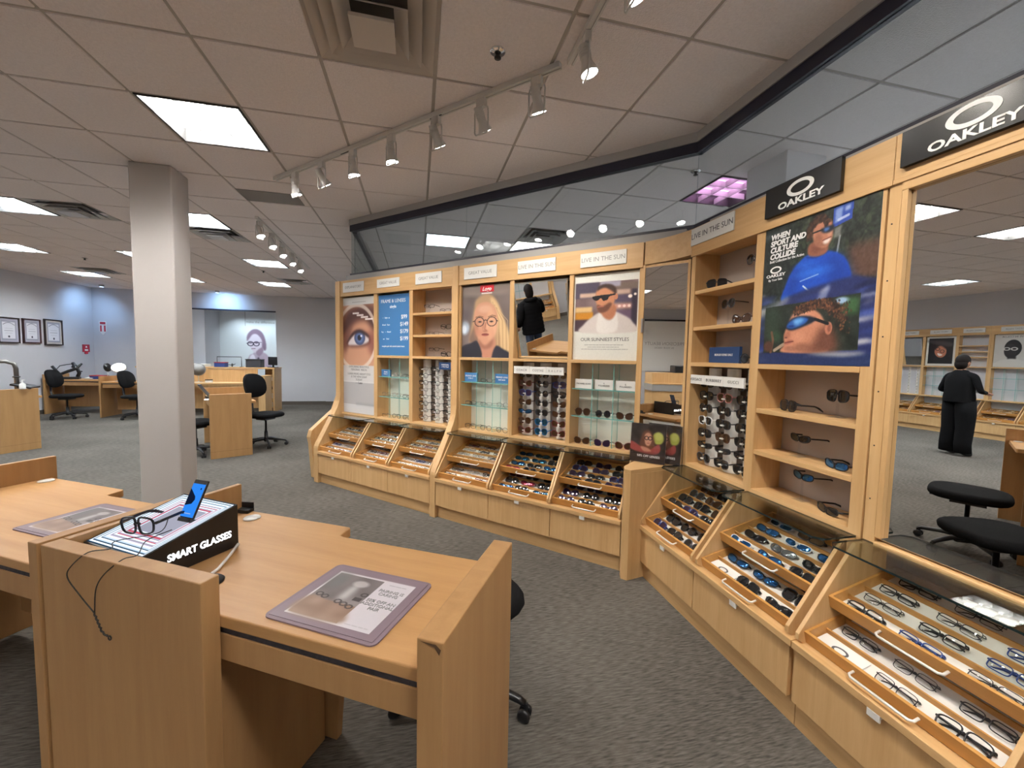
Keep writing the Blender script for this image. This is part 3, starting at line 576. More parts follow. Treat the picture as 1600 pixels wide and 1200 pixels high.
# ------------------------------------------------------------------ track lights
TW = mat('track_white', (.62, .60, .57), .4)
def track(pts, label):
    o = empty('light_track', TR(*pts[0], CH-.001), label, 'light track', 'ceiling light tracks'); o0 = Vector((*pts[0], 0))
    for a, b in zip(pts[:-1], pts[1:]):
        a = Vector((*a, 0)); b = Vector((*b, 0)); d = (b-a).normalized(); n = Vector((-d.y, d.x, 0))
        m = MB(); L = (b-a).length
        M = Matrix((d, n, Vector((0, 0, 1)))).transposed().to_4x4(); M.translation = a-o0
        m.box(0, L, -.018, .018, -.022, 0, 0, M).box(0, L, -.018, -.008, -.028, -.022, 0, M).box(0, L, .008, .018, -.028, -.022, 0, M).build('rail', TW, o)
        for k in range(1, 3): MB().box(L*k/3, L*k/3+.1, -.007, .007, -.0235, -.0215, 0, M).build('contact_strip', BLACK, o)
track([(.474, 1.721), (2.48, -.30)], 'long white light track running diagonally across the ceiling'); track([(2.525, -.33), (2.525, -4.6)], 'white light track turning toward the top edge of the photo')
track([(-.10, 2.95), (-.24, 5.9)], 'far white light track above the back counter')
ad = MB().box(-.03, .03, -.015, .015, -.05, 0).mesh('adapter', TW)
yk = MB().tube([(.045, 0, -.055), (.05, 0, -.075), (.05, 0, -.19), (.04, 0, -.205), (-.04, 0, -.205), (-.05, 0, -.19), (-.05, 0, -.075), (-.045, 0, -.055), (0, 0, -.05)], .005, 6).mesh('bracket', TW)
hd = MB().lathe([(.026, .075), (.03, .07), (.03, -.02), (.034, -.03), (.050, -.07), (.054, -.077), (.049, -.078)], 20)
for k in range(4): hd.lathe([(.033, .01+.012*k), (.033, .015+.012*k)], 16)
hdm = hd.mesh('lamp_head', TW); bulb = MB().lathe([(.0485, -.0775), (.035, -.081), (.001, -.083)], 20).mesh('bulb', emis('spot_bulb', (1, .97, .92), 42))
NSPOT = [0]
def spot(x, y, aim, label, group, power=1.0, lit=True):
    o = empty('spotlight', TR(x, y, CH-.03), label, 'spotlight', group)
    v = (Vector(aim)-Vector((x, y, 2.9))).normalized(); yaw = math.atan2(v.y, v.x)-PI/2; tilt = math.acos(-v.z)
    c = obj('adapter', ad, o); c.rotation_euler = (0, 0, yaw); b = obj('bracket', yk, o); b.rotation_euler = (0, 0, yaw)
    h = obj('lamp_head', hdm, o); h.location = (0, 0, -.115); h.rotation_euler = (tilt, 0, yaw); h.scale = (.86, .86, .86)
    obj('bulb', bulb, h)
    ld = bpy.data.lights.new('spot_beam', 'SPOT'); ld.energy = SPOT_W*power; ld.color = (1, .93, .82); ld.spot_size = math.radians(96); ld.spot_blend = .8; ld.shadow_soft_size = .035
    lo = bpy.data.objects.new('spot_beam', ld); COL.objects.link(lo); lo.parent = h; lo.location = (0, 0, -.09)
    return o
GN = 'spotlights on the diagonal track'; ords = ['first', 'second', 'third', 'fourth', 'fifth', 'sixth', 'seventh', 'eighth', 'ninth']
for k, (x, y) in enumerate([(.70, 1.49), (.97, 1.22), (1.25, .94), (1.55, .635), (1.85, .335), (2.11, .07), (2.38, -.20)]):
    s = (x-y)*q; ax, ay = (s+D0-.12)*q, (D0-.12-s)*q
    kk = (.30, 1.3, .35, .30, 1.3, 1.4, .9)[k]; spot(x, y, (x+(ax-x)*kk, y+(ay-y)*kk, 1.2), 'white track spotlight, %s from the left on the long diagonal track' % ords[k], GN)
spot(2.525, -.55, (3.0, -.62, 1.2), 'bright white spotlight hanging just past the bend of the track', GN)
for k in range(4): spot(2.525, -.98-.55*k, (3.55, -1.0-.45*k, 1.2), 'white spotlight cut off by the top edge of the photo' if k == 0 else 'white spotlight on the right track outside the photo', GN)
for k, y in enumerate([3.05, 3.55, 4.05, 4.6, 5.15]):
    x = -.10-.047*(y-2.95); spot(x, y, (x+.55, y-.35, 1.2), 'small white spotlight, %s from the near end of the far track' % ords[k], 'spotlights on the far track', .55)
# ------------------------------------------------------------------ display cabinets
def dprism(poly, s0, s1, mi=0, mb=None):   # profile in (d,z), extruded along the wall
    return (mb or MB()).prism(poly, s0, s1, lambda d, z, s: (s, -d, z), mi)
def bx(s0, s1, d0, d1, z0, z1, mi=0, mb=None): return (mb or MB()).box(s0, s1, -d1, -d0, z0, z1, mi)
ENDP = [(-.105, 0), (.425, 0), (.425, .40), (.42, .425), (.405, .455), (.20, .795), (.165, .86), (.14, .93), (.128, 1.02), (.125, 2.2)]
TILT = math.tan(math.radians(15))
TRAYS = {'upper': (.278, .512, .20), 'lower': (.388, .377, .30)}    # front d, front bottom z, back d offset
def trayz(which, d):
    fd, fz, _ = TRAYS[which]; return fz+.008+(fd-d)*TILT
def tray_mesh(w, rows, depth):
    """front at y=0, runs back to y=depth, floor tilted afterwards; origin at front bottom left"""
    m = MB(); h = .05
    m.box(0, w, 0, .012, 0, h).box(0, w, depth-.01, depth, 0, h).box(0, .01, .012, depth-.01, 0, h).box(w-.01, w, .012, depth-.01, 0, h)
    m.box(.01, w-.01, .012, depth-.01, .004, .008, 1)
    for r in range(1, rows): m.box(.01, w-.01, depth*r/rows-.003, depth*r/rows+.003, .008, .03)
    return m
def handle_mesh(w):
    a = w*.17; return MB().tube([(w/2-a, .004, .0), (w/2-a, -.022, .0), (w/2-a+.01, -.03, 0), (w/2+a-.01, -.03, 0), (w/2+a, -.022, 0), (w/2+a, .004, .0)], .0045, 8)
def cabinet(F, name, label, bays, hz0, hz1, ends, posts, body, header=True, tabs=True, hdr=None):
    """bays: list of dict(s=(a,b), back=material, shelves=[z], glass=[z], mid=bool, tray=bool)"""
    o = empty(name, F.copy(), label, 'display cabinet'); s0, s1 = body
    for k, b in enumerate(bays):
        a, e = b['s']
        if b.get('back'): bx(a-.01, e+.01, -.098, -.085, .77, hz0).build('back_board', b['back'], o)
        if b.get('low', True): bx(a-.006, e+.006, -.085, .105, .762, .795).build('bottom_shelf', MAPLEH, o, bevel=.0015)
        if b.get('mid', True): bx(a-.004, e+.004, -.085, .108, 1.462, 1.488).build('rail_shelf', MAPLEH, o, bevel=.0015)
        for z in b.get('shelves', []): bx(a-.002, e+.002, -.085, .10, z-.024, z).build('shelf', MAPLEH, o, bevel=.0015)
        for z in b.get('glass', []):
            m = MB().box(a+.002, e-.002, -.085, .083, z-.008, z); g = m.build('glass_shelf', [SHELFGL, GLEDGE], o)
            for p in g.data.polygons: p.material_index = 1 if abs(p.normal.z) < .5 else 0
        if b.get('glass'):
            for t in (1/3, 2/3):
                x = a+(e-a)*t; m = MB().box(x-.003, x+.003, -.08, .06, .797, 1.46); g = m.build('glass_divider', [SHELFGL, GLEDGE], o)
                for p in g.data.polygons: p.material_index = 0 if abs(p.normal.x) > .5 else 1
        # lower tray bay
        if b.get('tray', True):
            a, e = b.get('ts', (a, e))
            for (x0, x1) in ((a-.018, a-.002), (e+.002, e+.018)):
                dprism([(-.10, .374), (.40, .374), (.425, .39), (.425, .415), (.165, .765), (-.10, .765)], x0, x1).build('tray_side', MAPLE, o, bevel=.0015)
            for wh in ('upper', 'lower'):
                fd, fz, cut = TRAYS[wh]; rows = 4 if wh == 'upper' else 3; dep = .355 if wh == 'upper' else .30; W = e-a+.004
                t = tray_mesh(W, rows, dep).build('tray', [TRAYW, LINER], o); t.matrix_local = Matrix.Translation((a-.002, -fd, fz)) @ Matrix.Rotation(math.radians(15), 4, 'X')
                h = handle_mesh(W).build('handle', BRIGHT, t); h.location = (0, 0, .028)
            m = MB(); w = .03; n = [(a-.019, -.106), (a-.019, -.27), (a+.01, -.30), (e-.01, -.30), (e+.019, -.27), (e+.019, -.106)]
            m.prism(n, .767, .775, lambda x, y, z: (x, y, z)); g = m.build('glass_canopy', [SMOKE, DKEDGE], o)
            for p in g.data.polygons: p.material_index = 0 if abs(p.normal.z) > .5 else 1
            c = (a+e)/2; A = b.get('drawer', (a-.03, e+.03))
            d = bx(A[0]+.0015, A[1]-.0015, .40, .42, .118, .345).build('drawer', MAPLE, o, bevel=.001)
            hm = MB().box(c-.02, c+.02, -.432, -.419, .335, .347).box(c-.02, c+.02, -.436, -.43, .322, .347).build('pull_tab', BRIGHT, d)
    for (a, e) in posts: bx(a, e, -.085, .105, .76, hz0).build('partition', MAPLE, o, bevel=.0015)
    for (a, e) in ends:
        pf = [p if p[1] < 2 else (p[0], hz1) for p in ENDP]+[(-.105, hz1)]
        dprism(pf, a, e).build('end_panel', MAPLE, o, bevel=.003)
    if header:
        h0, h1 = hdr or body
        bx(h0, h1, -.10, .112, hz0, hz1).build('header', MAPLEH, o, bevel=.002)
        bx(h0, h1, .085, .116, hz0-.018, hz0).build('header_lip', MAPLEH, o, bevel=.002)
    bx(s0, s1, .27, .435, .345, .374).build('ledge', MAPLEH, o, bevel=.002)
    bx(s0, s1, -.10, .40, .112, .344).build('carcass', MAPLE, o)
    bx(s0, s1, -.10, .39, 0, .112).build('kickboard', MAPLEH, o)
    bx(s0, s1, -.11, -.098, .352, hz0).build('back_panel', MAPLE, o)
    return o
G = [1.255, 1.03]
cabA = cabinet(FL, 'display_cabinet', 'left three-bay maple display cabinet with the blue price board and eye poster',
    [dict(s=(-1.345, -.77), mid=False, back=BACKW, drawer=(-1.345, -.76)), dict(s=(-.71, -.215), glass=G, back=BACKW, drawer=(-.757, -.187)), dict(s=(-.16, .36), shelves=[1.935, 1.71], back=BACKG, drawer=(-.184, .385))],
    2.19, 2.355, [(-1.43, -1.348), (.39, .457)], [(-.768, -.712), (-.213, -.162), (.362, .39)], (-1.348, .389), hdr=(-1.43, .424))
cabB = cabinet(FL, 'display_cabinet', 'middle three-bay maple display cabinet with the leaning mirror and two portrait posters',
    [dict(s=(.478, 1.03), glass=G, back=BACKW, drawer=(.46, 1.05)), dict(s=(1.08, 1.60), back=BACKG, drawer=(1.053, 1.632)), dict(s=(1.64, 2.16), glass=G, back=BACKW, drawer=(1.635, 2.185))],
    2.19, 2.355, [], [(.458, .476), (1.032, 1.078), (1.602, 1.638), (2.162, 2.186)], (.458, 2.186), hdr=(.426, 2.186))
cabC = cabinet(FR, 'display_cabinet', 'right maple display cabinet with the big sports sunglasses poster and open shelves',
    [dict(s=(.06, .56), shelves=[1.965, 1.725], back=BACKG, drawer=(.03, .588)), dict(s=(.622, 1.145), ts=(.622, 1.165), shelves=[1.245, 1.015], back=BACKG, drawer=(.591, 1.19))],
    2.215, 2.385, [], [(.02, .058), (.562, .62), (1.147, 1.20)], (.02, 1.205), hdr=(.02, 1.222))
cabD = cabinet(FR, 'display_cabinet', 'nearest maple display cabinet holding the big wall mirror above eyeglass trays',
    [dict(s=(1.262, 1.84), ts=(1.232, 1.80), mid=False, low=False, back=None, drawer=(1.21, 1.86)), dict(s=(1.92, 2.48), ts=(1.86, 2.42), mid=False, low=False, back=None, drawer=(1.862, 2.55))],
    2.215, 2.385, [], [(1.208, 1.252)], (1.208, 2.6), hdr=(1.224, 2.6))
# big mirror with its maple frame, belongs to the nearest cabinet
bx(1.254, 2.6, -.09, .045, .762, .80).build('mirror_sill', MAPLEH, cabD, bevel=.002)
bx(1.254, 2.6, .045, .112, .762, .782).build('mirror_frame', MAPLEH, cabD, bevel=.002); bx(1.254, 1.274, .085, .108, .80, 2.2).build('mirror_frame', MAPLE, cabD, bevel=.002)
bx(1.254, 2.6, .086, .11, 2.165, 2.2).build('mirror_frame', MAPLEH, cabD, bevel=.002)
bx(1.256, 2.6, .07, .085, .79, 2.2).build('mirror', MIRROR, cabD)
bx(1.256, 2.6, -.08, .07, .79, 2.2).build('mirror_backing', BACKG, cabD)
for k in range(6):
    M_ = MB()
    M_.lathe([(.003, -.0005), (.003, .0005)], 8, M=Matrix.Translation((1.225, -.1055, .95+.22*k)) @ Matrix.Rotation(PI/2, 4, 'X'))
    M_.build('peg_hole', BLACK, cabD)
# corner unit: mirror door and fin-shaped pedestal
cor = empty('corner_pedestal', TR(3.3, .05, 0), 'low maple pedestal in the wall corner under the narrow mirror', 'pedestal'); inv = cor.matrix_world.inverted()
def wpoly(poly, z0, z1, m, name, parent, bev=.002):
    mb = MB().prism(poly, z0, z1, lambda x, y, z: inv @ Vector((x, y, z))); return mb.build(name, m, parent, bevel=bev)
wpoly([(3.37, .235), (3.13, .035), (3.098, -.035), (3.128, -.068), (3.545, .015), (3.545, .03)], .735, .762, MAPLEH, 'top', cor)
wpoly([(3.118, .015), (3.098, -.035), (3.128, -.068), (3.545, .01), (3.54, .03), (3.15, .0)], 0, .735, MAPLE, 'fin', cor)
mir = empty('corner_mirror', TR(3.455, .129, 0), 'narrow tall mirror door in the corner between the display walls', 'mirror')
inv = mir.matrix_world.inverted()
def fac(a, b, o0, o1, z0, z1, m, name):   # along facet, a..b metres from left end; o offset toward the room
    A = Vector((3.355, .258)); B = Vector((3.555, .0)); t = (B-A).normalized(); n = Vector((t.y, -t.x))
    if n.x > 0: n = -n
    c = [A+t*a+n*o0, A+t*b+n*o0, A+t*b+n*o1, A+t*a+n*o1]; return wpoly([(p.x, p.y) for p in c], z0, z1, m, name, mir, .001)
fac(.0, .326, -.03, -.004, .765, 2.19, MAPLE, 'backing'); fac(.012, .312, -.004, 0, .79, 2.17, MIRROR, 'mirror')
fac(-.005, .012, -.004, .006, .765, 2.19, MAPLE, 'stile'); fac(.312, .33, -.004, .006, .765, 2.19, MAPLE, 'stile'); fac(.012, .312, -.004, .004, .765, .79, MAPLEH, 'rail')
fac(.0, .014, .006, .018, 1.70, 1.80, STEEL, 'hinge')
hd_ = empty('corner_header', TR(3.45, .12, 0), 'curved maple fascia joining the two display walls above the corner mirror', 'fascia'); inv = hd_.matrix_world.inverted()
a0 = FL @ Vector((2.196, -.112, 0)); a1 = FR @ Vector((.019, -.112, 0)); b0 = FL @ Vector((2.196, .10, 0)); b1 = FR @ Vector((.019, .10, 0))
mid = [(a0.x*(1-t)**2+2*t*(1-t)*(3.49)+a1.x*t*t, a0.y*(1-t)**2+2*t*(1-t)*.125+a1.y*t*t) for t in [i/8 for i in range(9)]]
zt = [2.355+.03*i/8 for i in range(9)]
mb = MB(); vs = []; fs = []
for i, (x, y) in enumerate(mid): vs += [(x, y, 2.19+.025*i/8), (x, y, zt[i])]
for i in range(9):
    t = i/8; x = b0.x*(1-t)+b1.x*t; y = b0.y*(1-t)+b1.y*t; vs += [(x, y, 2.19+.025*t), (x, y, zt[i])]
for i in range(8):
    a, b = 2*i, 18+2*i; fs += [(a, a+2, a+3, a+1), (b, b+1, b+3, b+2), (a, b, b+2, a+2), (a+1, a+3, b+3, b+1)]
fs += [(0, 1, 19, 18), (16, 34, 35, 17)]
mb.add([inv @ Vector(v) for v in vs], fs, 0, False).build('fascia', MAPLEH, hd_)
# end wing standing past the left cabinet, seen edge on
e2 = empty('wing_panel', FL.copy(), 'slim maple wing panel standing left of the first display cabinet', 'panel')
dprism([(-.1, 0), (.335, 0), (.37, .42), (.385, .50), (.36, .58), (.06, .80), (0, .95), (-.1, 1.0)], -1.63, -1.56).build('panel', MAPLE, e2, bevel=.003)

# ------------------------------------------------------------------ header signs
def sign(F, s0, s1, z0, z1, d, txt, label, board=CARD, ink=INK, size=.042, group='white signs on the cabinet headers', sx=1.0, th=.008, bold=0):
    o = empty('header_sign', P(F, (s0+s1)/2, d, (z0+z1)/2), label, 'sign', group); w = (s1-s0)/2; h = (z1-z0)/2
    MB().box(-w, w, -th, 0, -h, h).build('board', board, o, bevel=.001)
    if txt: text(txt, size, ink, o, Matrix.Translation((0, -th-.0003, 0)) @ UP, sx=sx, bold=bold)
    return o
sign(FL, -1.29, -.92, 2.215, 2.325, .113, 'EXPLANATORY', 'small white sign above the eye poster, leftmost on the header', ink=INKL)
sign(FL, -.695, -.345, 2.228, 2.318, .113, 'GREAT VALUE', 'white GREAT VALUE sign above the blue price board', ink=INKL)
sign(FL, -.11, .245, 2.22, 2.328, .113, 'GREAT VALUE', 'white GREAT VALUE sign above the three open eyeglass shelves', ink=INKL)
sign(FL, .525, .896, 2.217, 2.325, .113, 'GREAT VALUE', 'white GREAT VALUE sign above the poster of a blonde woman', ink=INKL)
sign(FL, 1.117, 1.479, 2.218, 2.323, .113, 'LIVE IN THE SUN', 'white LIVE IN THE SUN sign above the leaning mirror', INK and CARD, INKL, .047)
sign(FL, 1.697, 2.063, 2.214, 2.32, .113, 'LIVE IN THE SUN', 'white LIVE IN THE SUN sign above the poster of a man in sunglasses', CARD, INKL, .047)
sign(FR, .02, .402, 2.268, 2.378, .113, 'LIVE IN THE SUN', 'white LIVE IN THE SUN sign on the right wall beside the corner', CARD, INK, .05)
def logo(F, s0, s1, z0, z1, label, cx, cz, w):
    o = sign(F, s0, s1, z0, z1, .113, None, label, mat('sign_black', (.008, .008, .009), .25), group='black wall signs', th=.02)
    ringlogo(o, cx-(s0+s1)/2, -.0205, cz-(z0+z1)/2+w*.14, w, INKW); return o
def ringlogo(o, x, y, z, w, m, word=True):
    mb = MB(); n = 40; vs = []; fs = []
    for i in range(n):
        a = 2*PI*i/n; k = .72 if abs(math.cos(a)) > .6 else .78
        for r, yy in ((1, -.0012), (None, -.0012)):
            R1, R2 = (w*.36, w*.19) if r else (w*.25, w*.115)
            vs.append((x+R1*math.cos(a), y+yy, z+R2*math.sin(a)))
    for i in range(n): j = (i+1) % n; fs.append((2*i, 2*j, 2*j+1, 2*i+1))
    mb.add(vs, fs).build('emblem', m, o)
    if word: text('OAKLEY', w*.22, m, o, Matrix.Translation((x, y-.0006, z-w*.30)) @ UP, sx=1.45, bold=.0016*w/.25)
logo(FR, .635, 1.03, 2.25, 2.395, 'black sign with white ring emblem above the sports poster', .835, 2.315, .20)
logo(FR, 1.256, 1.72, 2.245, 2.375, 'black sign with white ring emblem above the big wall mirror', 1.46, 2.305, .20)

# ------------------------------------------------------------------ posters
POS = P
def post_at(F, pic, s0, s1, z0, z1, d, label, name='poster', **k): return poster(pic, name, label, P(F, (s0+s1)/2, d, z0), s1-s0, z1-z0, **k)
pe = post_at(FL, pic_eye(), -1.342, -.773, .80, 2.155, .082, 'tall white poster with a close-up of a blue eye')
text('EXPLORING BEAUTIFUL\nPERSONAL VISION', .034, INKL, pe, Matrix.Translation((0, -.001, .53)) @ UP, line=1.0); text('LEARN MORE ABOUT EYES\n& THE NEW EXAM\nTODAY', .034, INKL, pe, Matrix.Translation((0, -.001, .43)) @ UP)
text('— Lens', .04, INK, pe, Matrix.Translation((0, -.001, .36)) @ UP)
pb = post_at(FL, pic_blue(), -.75, -.213, 1.49, 2.15, .082, 'blue price board listing four frame and lens prices', name='price_board')
text('FRAME & LENSES', .052, INKW, pb, Matrix.Translation((0, -.001, .59)) @ UP); text('single', .045, INKW, pb, Matrix.Translation((0, -.001, .53)) @ UP, bold=.0008)
for k, s in enumerate(['$99', '$149', '$179', '$199']):
    text(s, .06, INKW, pb, Matrix.Translation((.17, -.001, .415-.077*k)) @ UP, bold=.0006)
    text(['—  Style  aa', 'Brand   Face', 'Ray   —  Brand', 'ao    Oval'][k], .024, INKW, pb, Matrix.Translation((-.11, -.001, .412-.077*k)) @ UP)
text('complete pair with standard plastic lenses', .021, INKW, pb, Matrix.Translation((0, -.001, .10)) @ UP, bold=.0004)
pw = post_at(FL, pic_woman(), .478, 1.028, 1.49, 2.16, .082, 'poster of a blonde woman wearing dark rimmed glasses'); text('Logo', .05, INKW, pw, Matrix.Translation((.01, -.001, .632)) @ UP, shear=.3, bold=.001)
pm = post_at(FL, pic_man(), 1.632, 2.166, 1.49, 2.165, .082, 'poster of a bearded man in black sunglasses and white jacket')
text('OUR SUNNIEST STYLES', .038, INK, pm, Matrix.Translation((0, -.001, .16)) @ UP)
ps = post_at(FR, pic_sport(), .624, 1.186, 1.49, 2.205, .106, 'large sports poster of a curly haired man in blue mirrored sunglasses')
text('WHEN\nSPORT AND\nCULTURE\nCOLLIDE', .037, INKW, ps, Matrix.Translation((-.245, -.001, .606)) @ UP, align='LEFT', bold=.0016, line=.90, shear=.12, sx=.98)
text('Bold Collection for the Active', .02, INKL and INKW, ps, Matrix.Translation((-.245, -.001, .532)) @ UP, align='LEFT', sx=.8); ringlogo(ps, -.205, 0, .487, .095, INKW); text('By Your Side', .016, INKW, ps, Matrix.Translation((-.205, -.001, .437)) @ UP)
# acrylic sign holders on the corner pedestal
def holder(M, pic, label):
    o = empty('sign_holder', M, label, 'sign holder', 'photo signs on the corner pedestal'); W, H = .245, .275
    obj('print', pic.mesh('print', W, H, .002), o)
    MB().box(-W/2-.006, W/2+.006, -.006, -.003, 0, H+.008).build('acrylic_front', ACRYL, o); MB().box(-W/2-.006, W/2+.006, -.003, .07, -.004, 0).build('foot', ACRYL, o)
    text('50% OFF LENSES', .022, INKW, o, Matrix.Translation((.01, -.0068, .045)) @ UP); return o
t_ = Vector((.2, -.258)).normalized(); rz_ = math.atan2(t_.y, t_.x)
holder(TR(3.335, .085, .767, rz_+.12, math.radians(-6)), pic_couch(), 'front acrylic sign with a photo of a woman on a red sofa'); holder(TR(3.445, .055, .767, rz_-.1, math.radians(-4)), pic_couch(), 'acrylic photo sign half hidden behind another in the corner')
# leaning mirror in the middle cabinet
lm = empty('leaning_mirror', P(FL, 1.34, .03, 1.492, 0, math.radians(9)), 'rectangular mirror leaning forward beneath a LIVE IN THE SUN sign', 'mirror')
MB().box(-.252, .252, .002, .012, 0, .655).build('frame', STEEL, lm); MB().box(-.243, .243, 0, .002, .009, .646).build('mirror', MIRROR, lm)
bx(1.09, 1.59, -.08, -.02, 1.49, 2.15).build('mirror_backing', mat('dark_back', (.06, .055, .05), .7), cabB)
# ------------------------------------------------------------------ eyewear
def loop(kind, side, n=22):
    """lens outline in (x,z) for one eye"""
    out = []
    for i in range(n):
        a = 2*PI*i/n; c, s_ = math.cos(a), math.sin(a)
        def sup(rx, rz, e): return rx*math.copysign(abs(c)**(2/e), c), rz*math.copysign(abs(s_)**(2/e), s_)
        if kind == 'rect': x, z = sup(.0265, .0165, 4)
        elif kind == 'round': x, z = sup(.0245, .0225, 2.1)
        elif kind == 'square': x, z = sup(.0275, .0225, 3.2); z *= 1-.12*(x/.0275) if side else 1; x *= 1+.08*(z/.0225)
        elif kind == 'cat': x, z = sup(.028, .021, 2.6); z += .006*(x/.028)*(z > 0)
        elif kind == 'sport': x, z = sup(.0325, .0175, 2.7); z += .004*(x/.03)
        else: x, z = sup(.028, .024, 2.4); x *= 1-.10*(z < 0)
        out.append((x, z))
    return out
def eyewear(kind, rim, folded, split=False):
    """front in the xz plane facing -y; returns dict of MBs"""
    fr, l0, l1, t0, t1 = MB(), MB(), MB(), MB(), MB(); cx = .0335 if kind != 'sport' else .0345
    wrap = .16 if kind == 'sport' else .06
    for sd, ln in ((-1, l0), (1, l1)):
        zs = 1.2 if rim >= .0024 and kind != 'sport' else 1.0; pts = [(sd*(cx+x), 0, z*zs) for x, z in loop(kind, 1)]
        pts = [(x, wrap*abs(x)**2*6*(1 if kind != 'sport' else 1.6), z) for x, _, z in pts]
        fr.tube(pts, rim, 6, closed=True, sq=(1.35, 1))
        c = [sd*cx, wrap*cx**2*6-.0015, 0]; n = len(pts); ln.add([c]+pts, [(0, 1+i, 1+(i+1) % n) for i in range(n)], 0, True)
        ex = max(abs(p[0]) for p in pts); ey = wrap*ex**2*6*(1.6 if kind == 'sport' else 1)
        ez = .009; fr.tube([(sd*ex, ey, ez), (sd*(ex+.005), ey+.003, ez+.001)], [rim*1.5, rim*1.4], 6)
        tm = t0 if sd < 0 else t1; hx = sd*(ex+.0055)
        if folded:
            y = ey+.012 if sd < 0 else ey+.020
            tm.tube([(hx, ey+.002, ez), (hx-sd*.004, y, ez), (hx-sd*.06, y+.001, ez-.001), (hx-sd*.10, y, ez-.004), (hx-sd*.125, y, ez-.016)], [rim, rim*1.2, rim*1.2, rim*1.3, rim*.9], 6, sq=(.8, 1.5))
        else:
            tm.tube([(hx, ey+.002, ez), (hx+sd*.001, .05, ez), (hx, .09, ez-.001), (hx-sd*.003, .112, ez-.009), (hx-sd*.005, .138, ez-.026)], [rim*1.1, rim*1.1, rim*1.1, rim*1.3, rim*.9], 6, sq=(.7, 1.6 if rim > .002 else 1.1))
    b = .0105 if kind != 'sport' else .006
    fr.tube([(-cx+.022+(.004 if kind == 'rect' else 0), .0006, .005), (0, -.0005, .0085), (cx-.022-(.004 if kind == 'rect' else 0), .0006, .005)], rim*1.15, 6)
    return dict(frame=fr, l0=l0, l1=l1, t0=t0, t1=t1)
CLEARL = glassmat('clear_lens', (.93, .95, .96), ior=1.5)
def lens(name, col, rough=.06, metal=.0, spec=.8): return mat(name, col, rough, metal, spec=spec)
L_DARK = lens('dark_lens', (.012, .012, .014)); L_BROWN = lens('brown_lens', (.05, .022, .010)); L_BLUE = lens('blue_mirror_lens', (.05, .20, .55), .08, .85)
L_SILV = lens('silver_mirror_lens', (.45, .50, .55), .1, .9); L_VIOL = lens('violet_lens', (.03, .016, .045), .08, .2); L_RED = lens('red_mirror_lens', (.28, .03, .06), .1, .6); L_TEAL = lens('teal_mirror_lens', (.03, .13, .26), .08, .8); L_GOLD = lens('amber_lens', (.45, .20, .02), .1, .5)
def fmat(name, col, rough=.28, metal=0): return mat(name, col, rough, metal)
F_BLACK = fmat('black_frame', (.010, .010, .012)); F_TORT = fmat('tortoise_frame', (.07, .028, .012)); F_BROWN = fmat('brown_frame', (.05, .025, .02)); F_BLUE = fmat('blue_frame', (.02, .05, .22)); F_RED = fmat('wine_frame', (.16, .015, .03)); F_SILV = fmat('silver_wire_frame', (.40, .40, .40), .25, 1); F_GUN = fmat('dark_metal_frame', (.06, .06, .065), .3, 1); F_CLEAR = fmat('pale_frame', (.55, .48, .42), .2); F_WHITE = fmat('white_frame', (.80, .80, .80)); F_PINK = fmat('pink_frame', (.72, .34, .34)); F_BRBLUE = fmat('bright_blue_frame', (.02, .16, .42)); F_GREY = fmat('grey_frame', (.10, .10, .11)); F_VIOL = fmat('purple_frame', (.035, .014, .05))
# style: word, kind, rim, frame, lens
OPT = [('black rectangular', 'rect', .0018, F_BLACK, CLEARL), ('thick black', 'square', .0023, F_BLACK, CLEARL), ('dark metal', 'rect', .0012, F_GUN, CLEARL), ('silver wire', 'round', .0011, F_SILV, CLEARL), ('tortoise', 'square', .002, F_TORT, CLEARL),
       ('black round', 'round', .0018, F_BLACK, CLEARL), ('navy', 'rect', .0018, F_BLUE, CLEARL), ('pale clear', 'square', .0019, F_CLEAR, CLEARL), ('wine red', 'cat', .0018, F_RED, CLEARL), ('brown', 'cat', .0018, F_BROWN, CLEARL)]
SUN = [('black', 'square', .0026, F_BLACK, L_DARK), ('black oval', 'round', .0024, F_BLACK, L_DARK), ('tortoise', 'wayf', .0025, F_TORT, L_BROWN), ('brown', 'cat', .0024, F_BROWN, L_BROWN), ('navy', 'square', .0025, F_BLUE, L_VIOL),
       ('wine', 'cat', .0024, F_RED, L_BROWN), ('white', 'square', .0028, F_WHITE, L_DARK), ('pink', 'square', .0028, F_PINK, L_BROWN), ('bright blue', 'wayf', .0025, F_BRBLUE, L_TEAL), ('grey', 'wayf', .0025, F_GREY, L_DARK),
       ('blue-mirror sport', 'sport', .0022, F_BLACK, L_BLUE), ('black wraparound', 'sport', .0024, F_BLACK, L_DARK), ('silver-mirror sport', 'sport', .0020, F_GREY, L_SILV), ('red-mirror sport', 'sport', .0022, F_RED, L_RED), ('amber sport', 'sport', .0022, F_GREY, L_GOLD), ('purple', 'cat', .0025, F_VIOL, L_VIOL), ('teal-mirror', 'sport', .0022, F_BLACK, L_TEAL), ('white silver-mirror', 'sport', .0022, F_WHITE, L_BLUE)]
_cache = {}
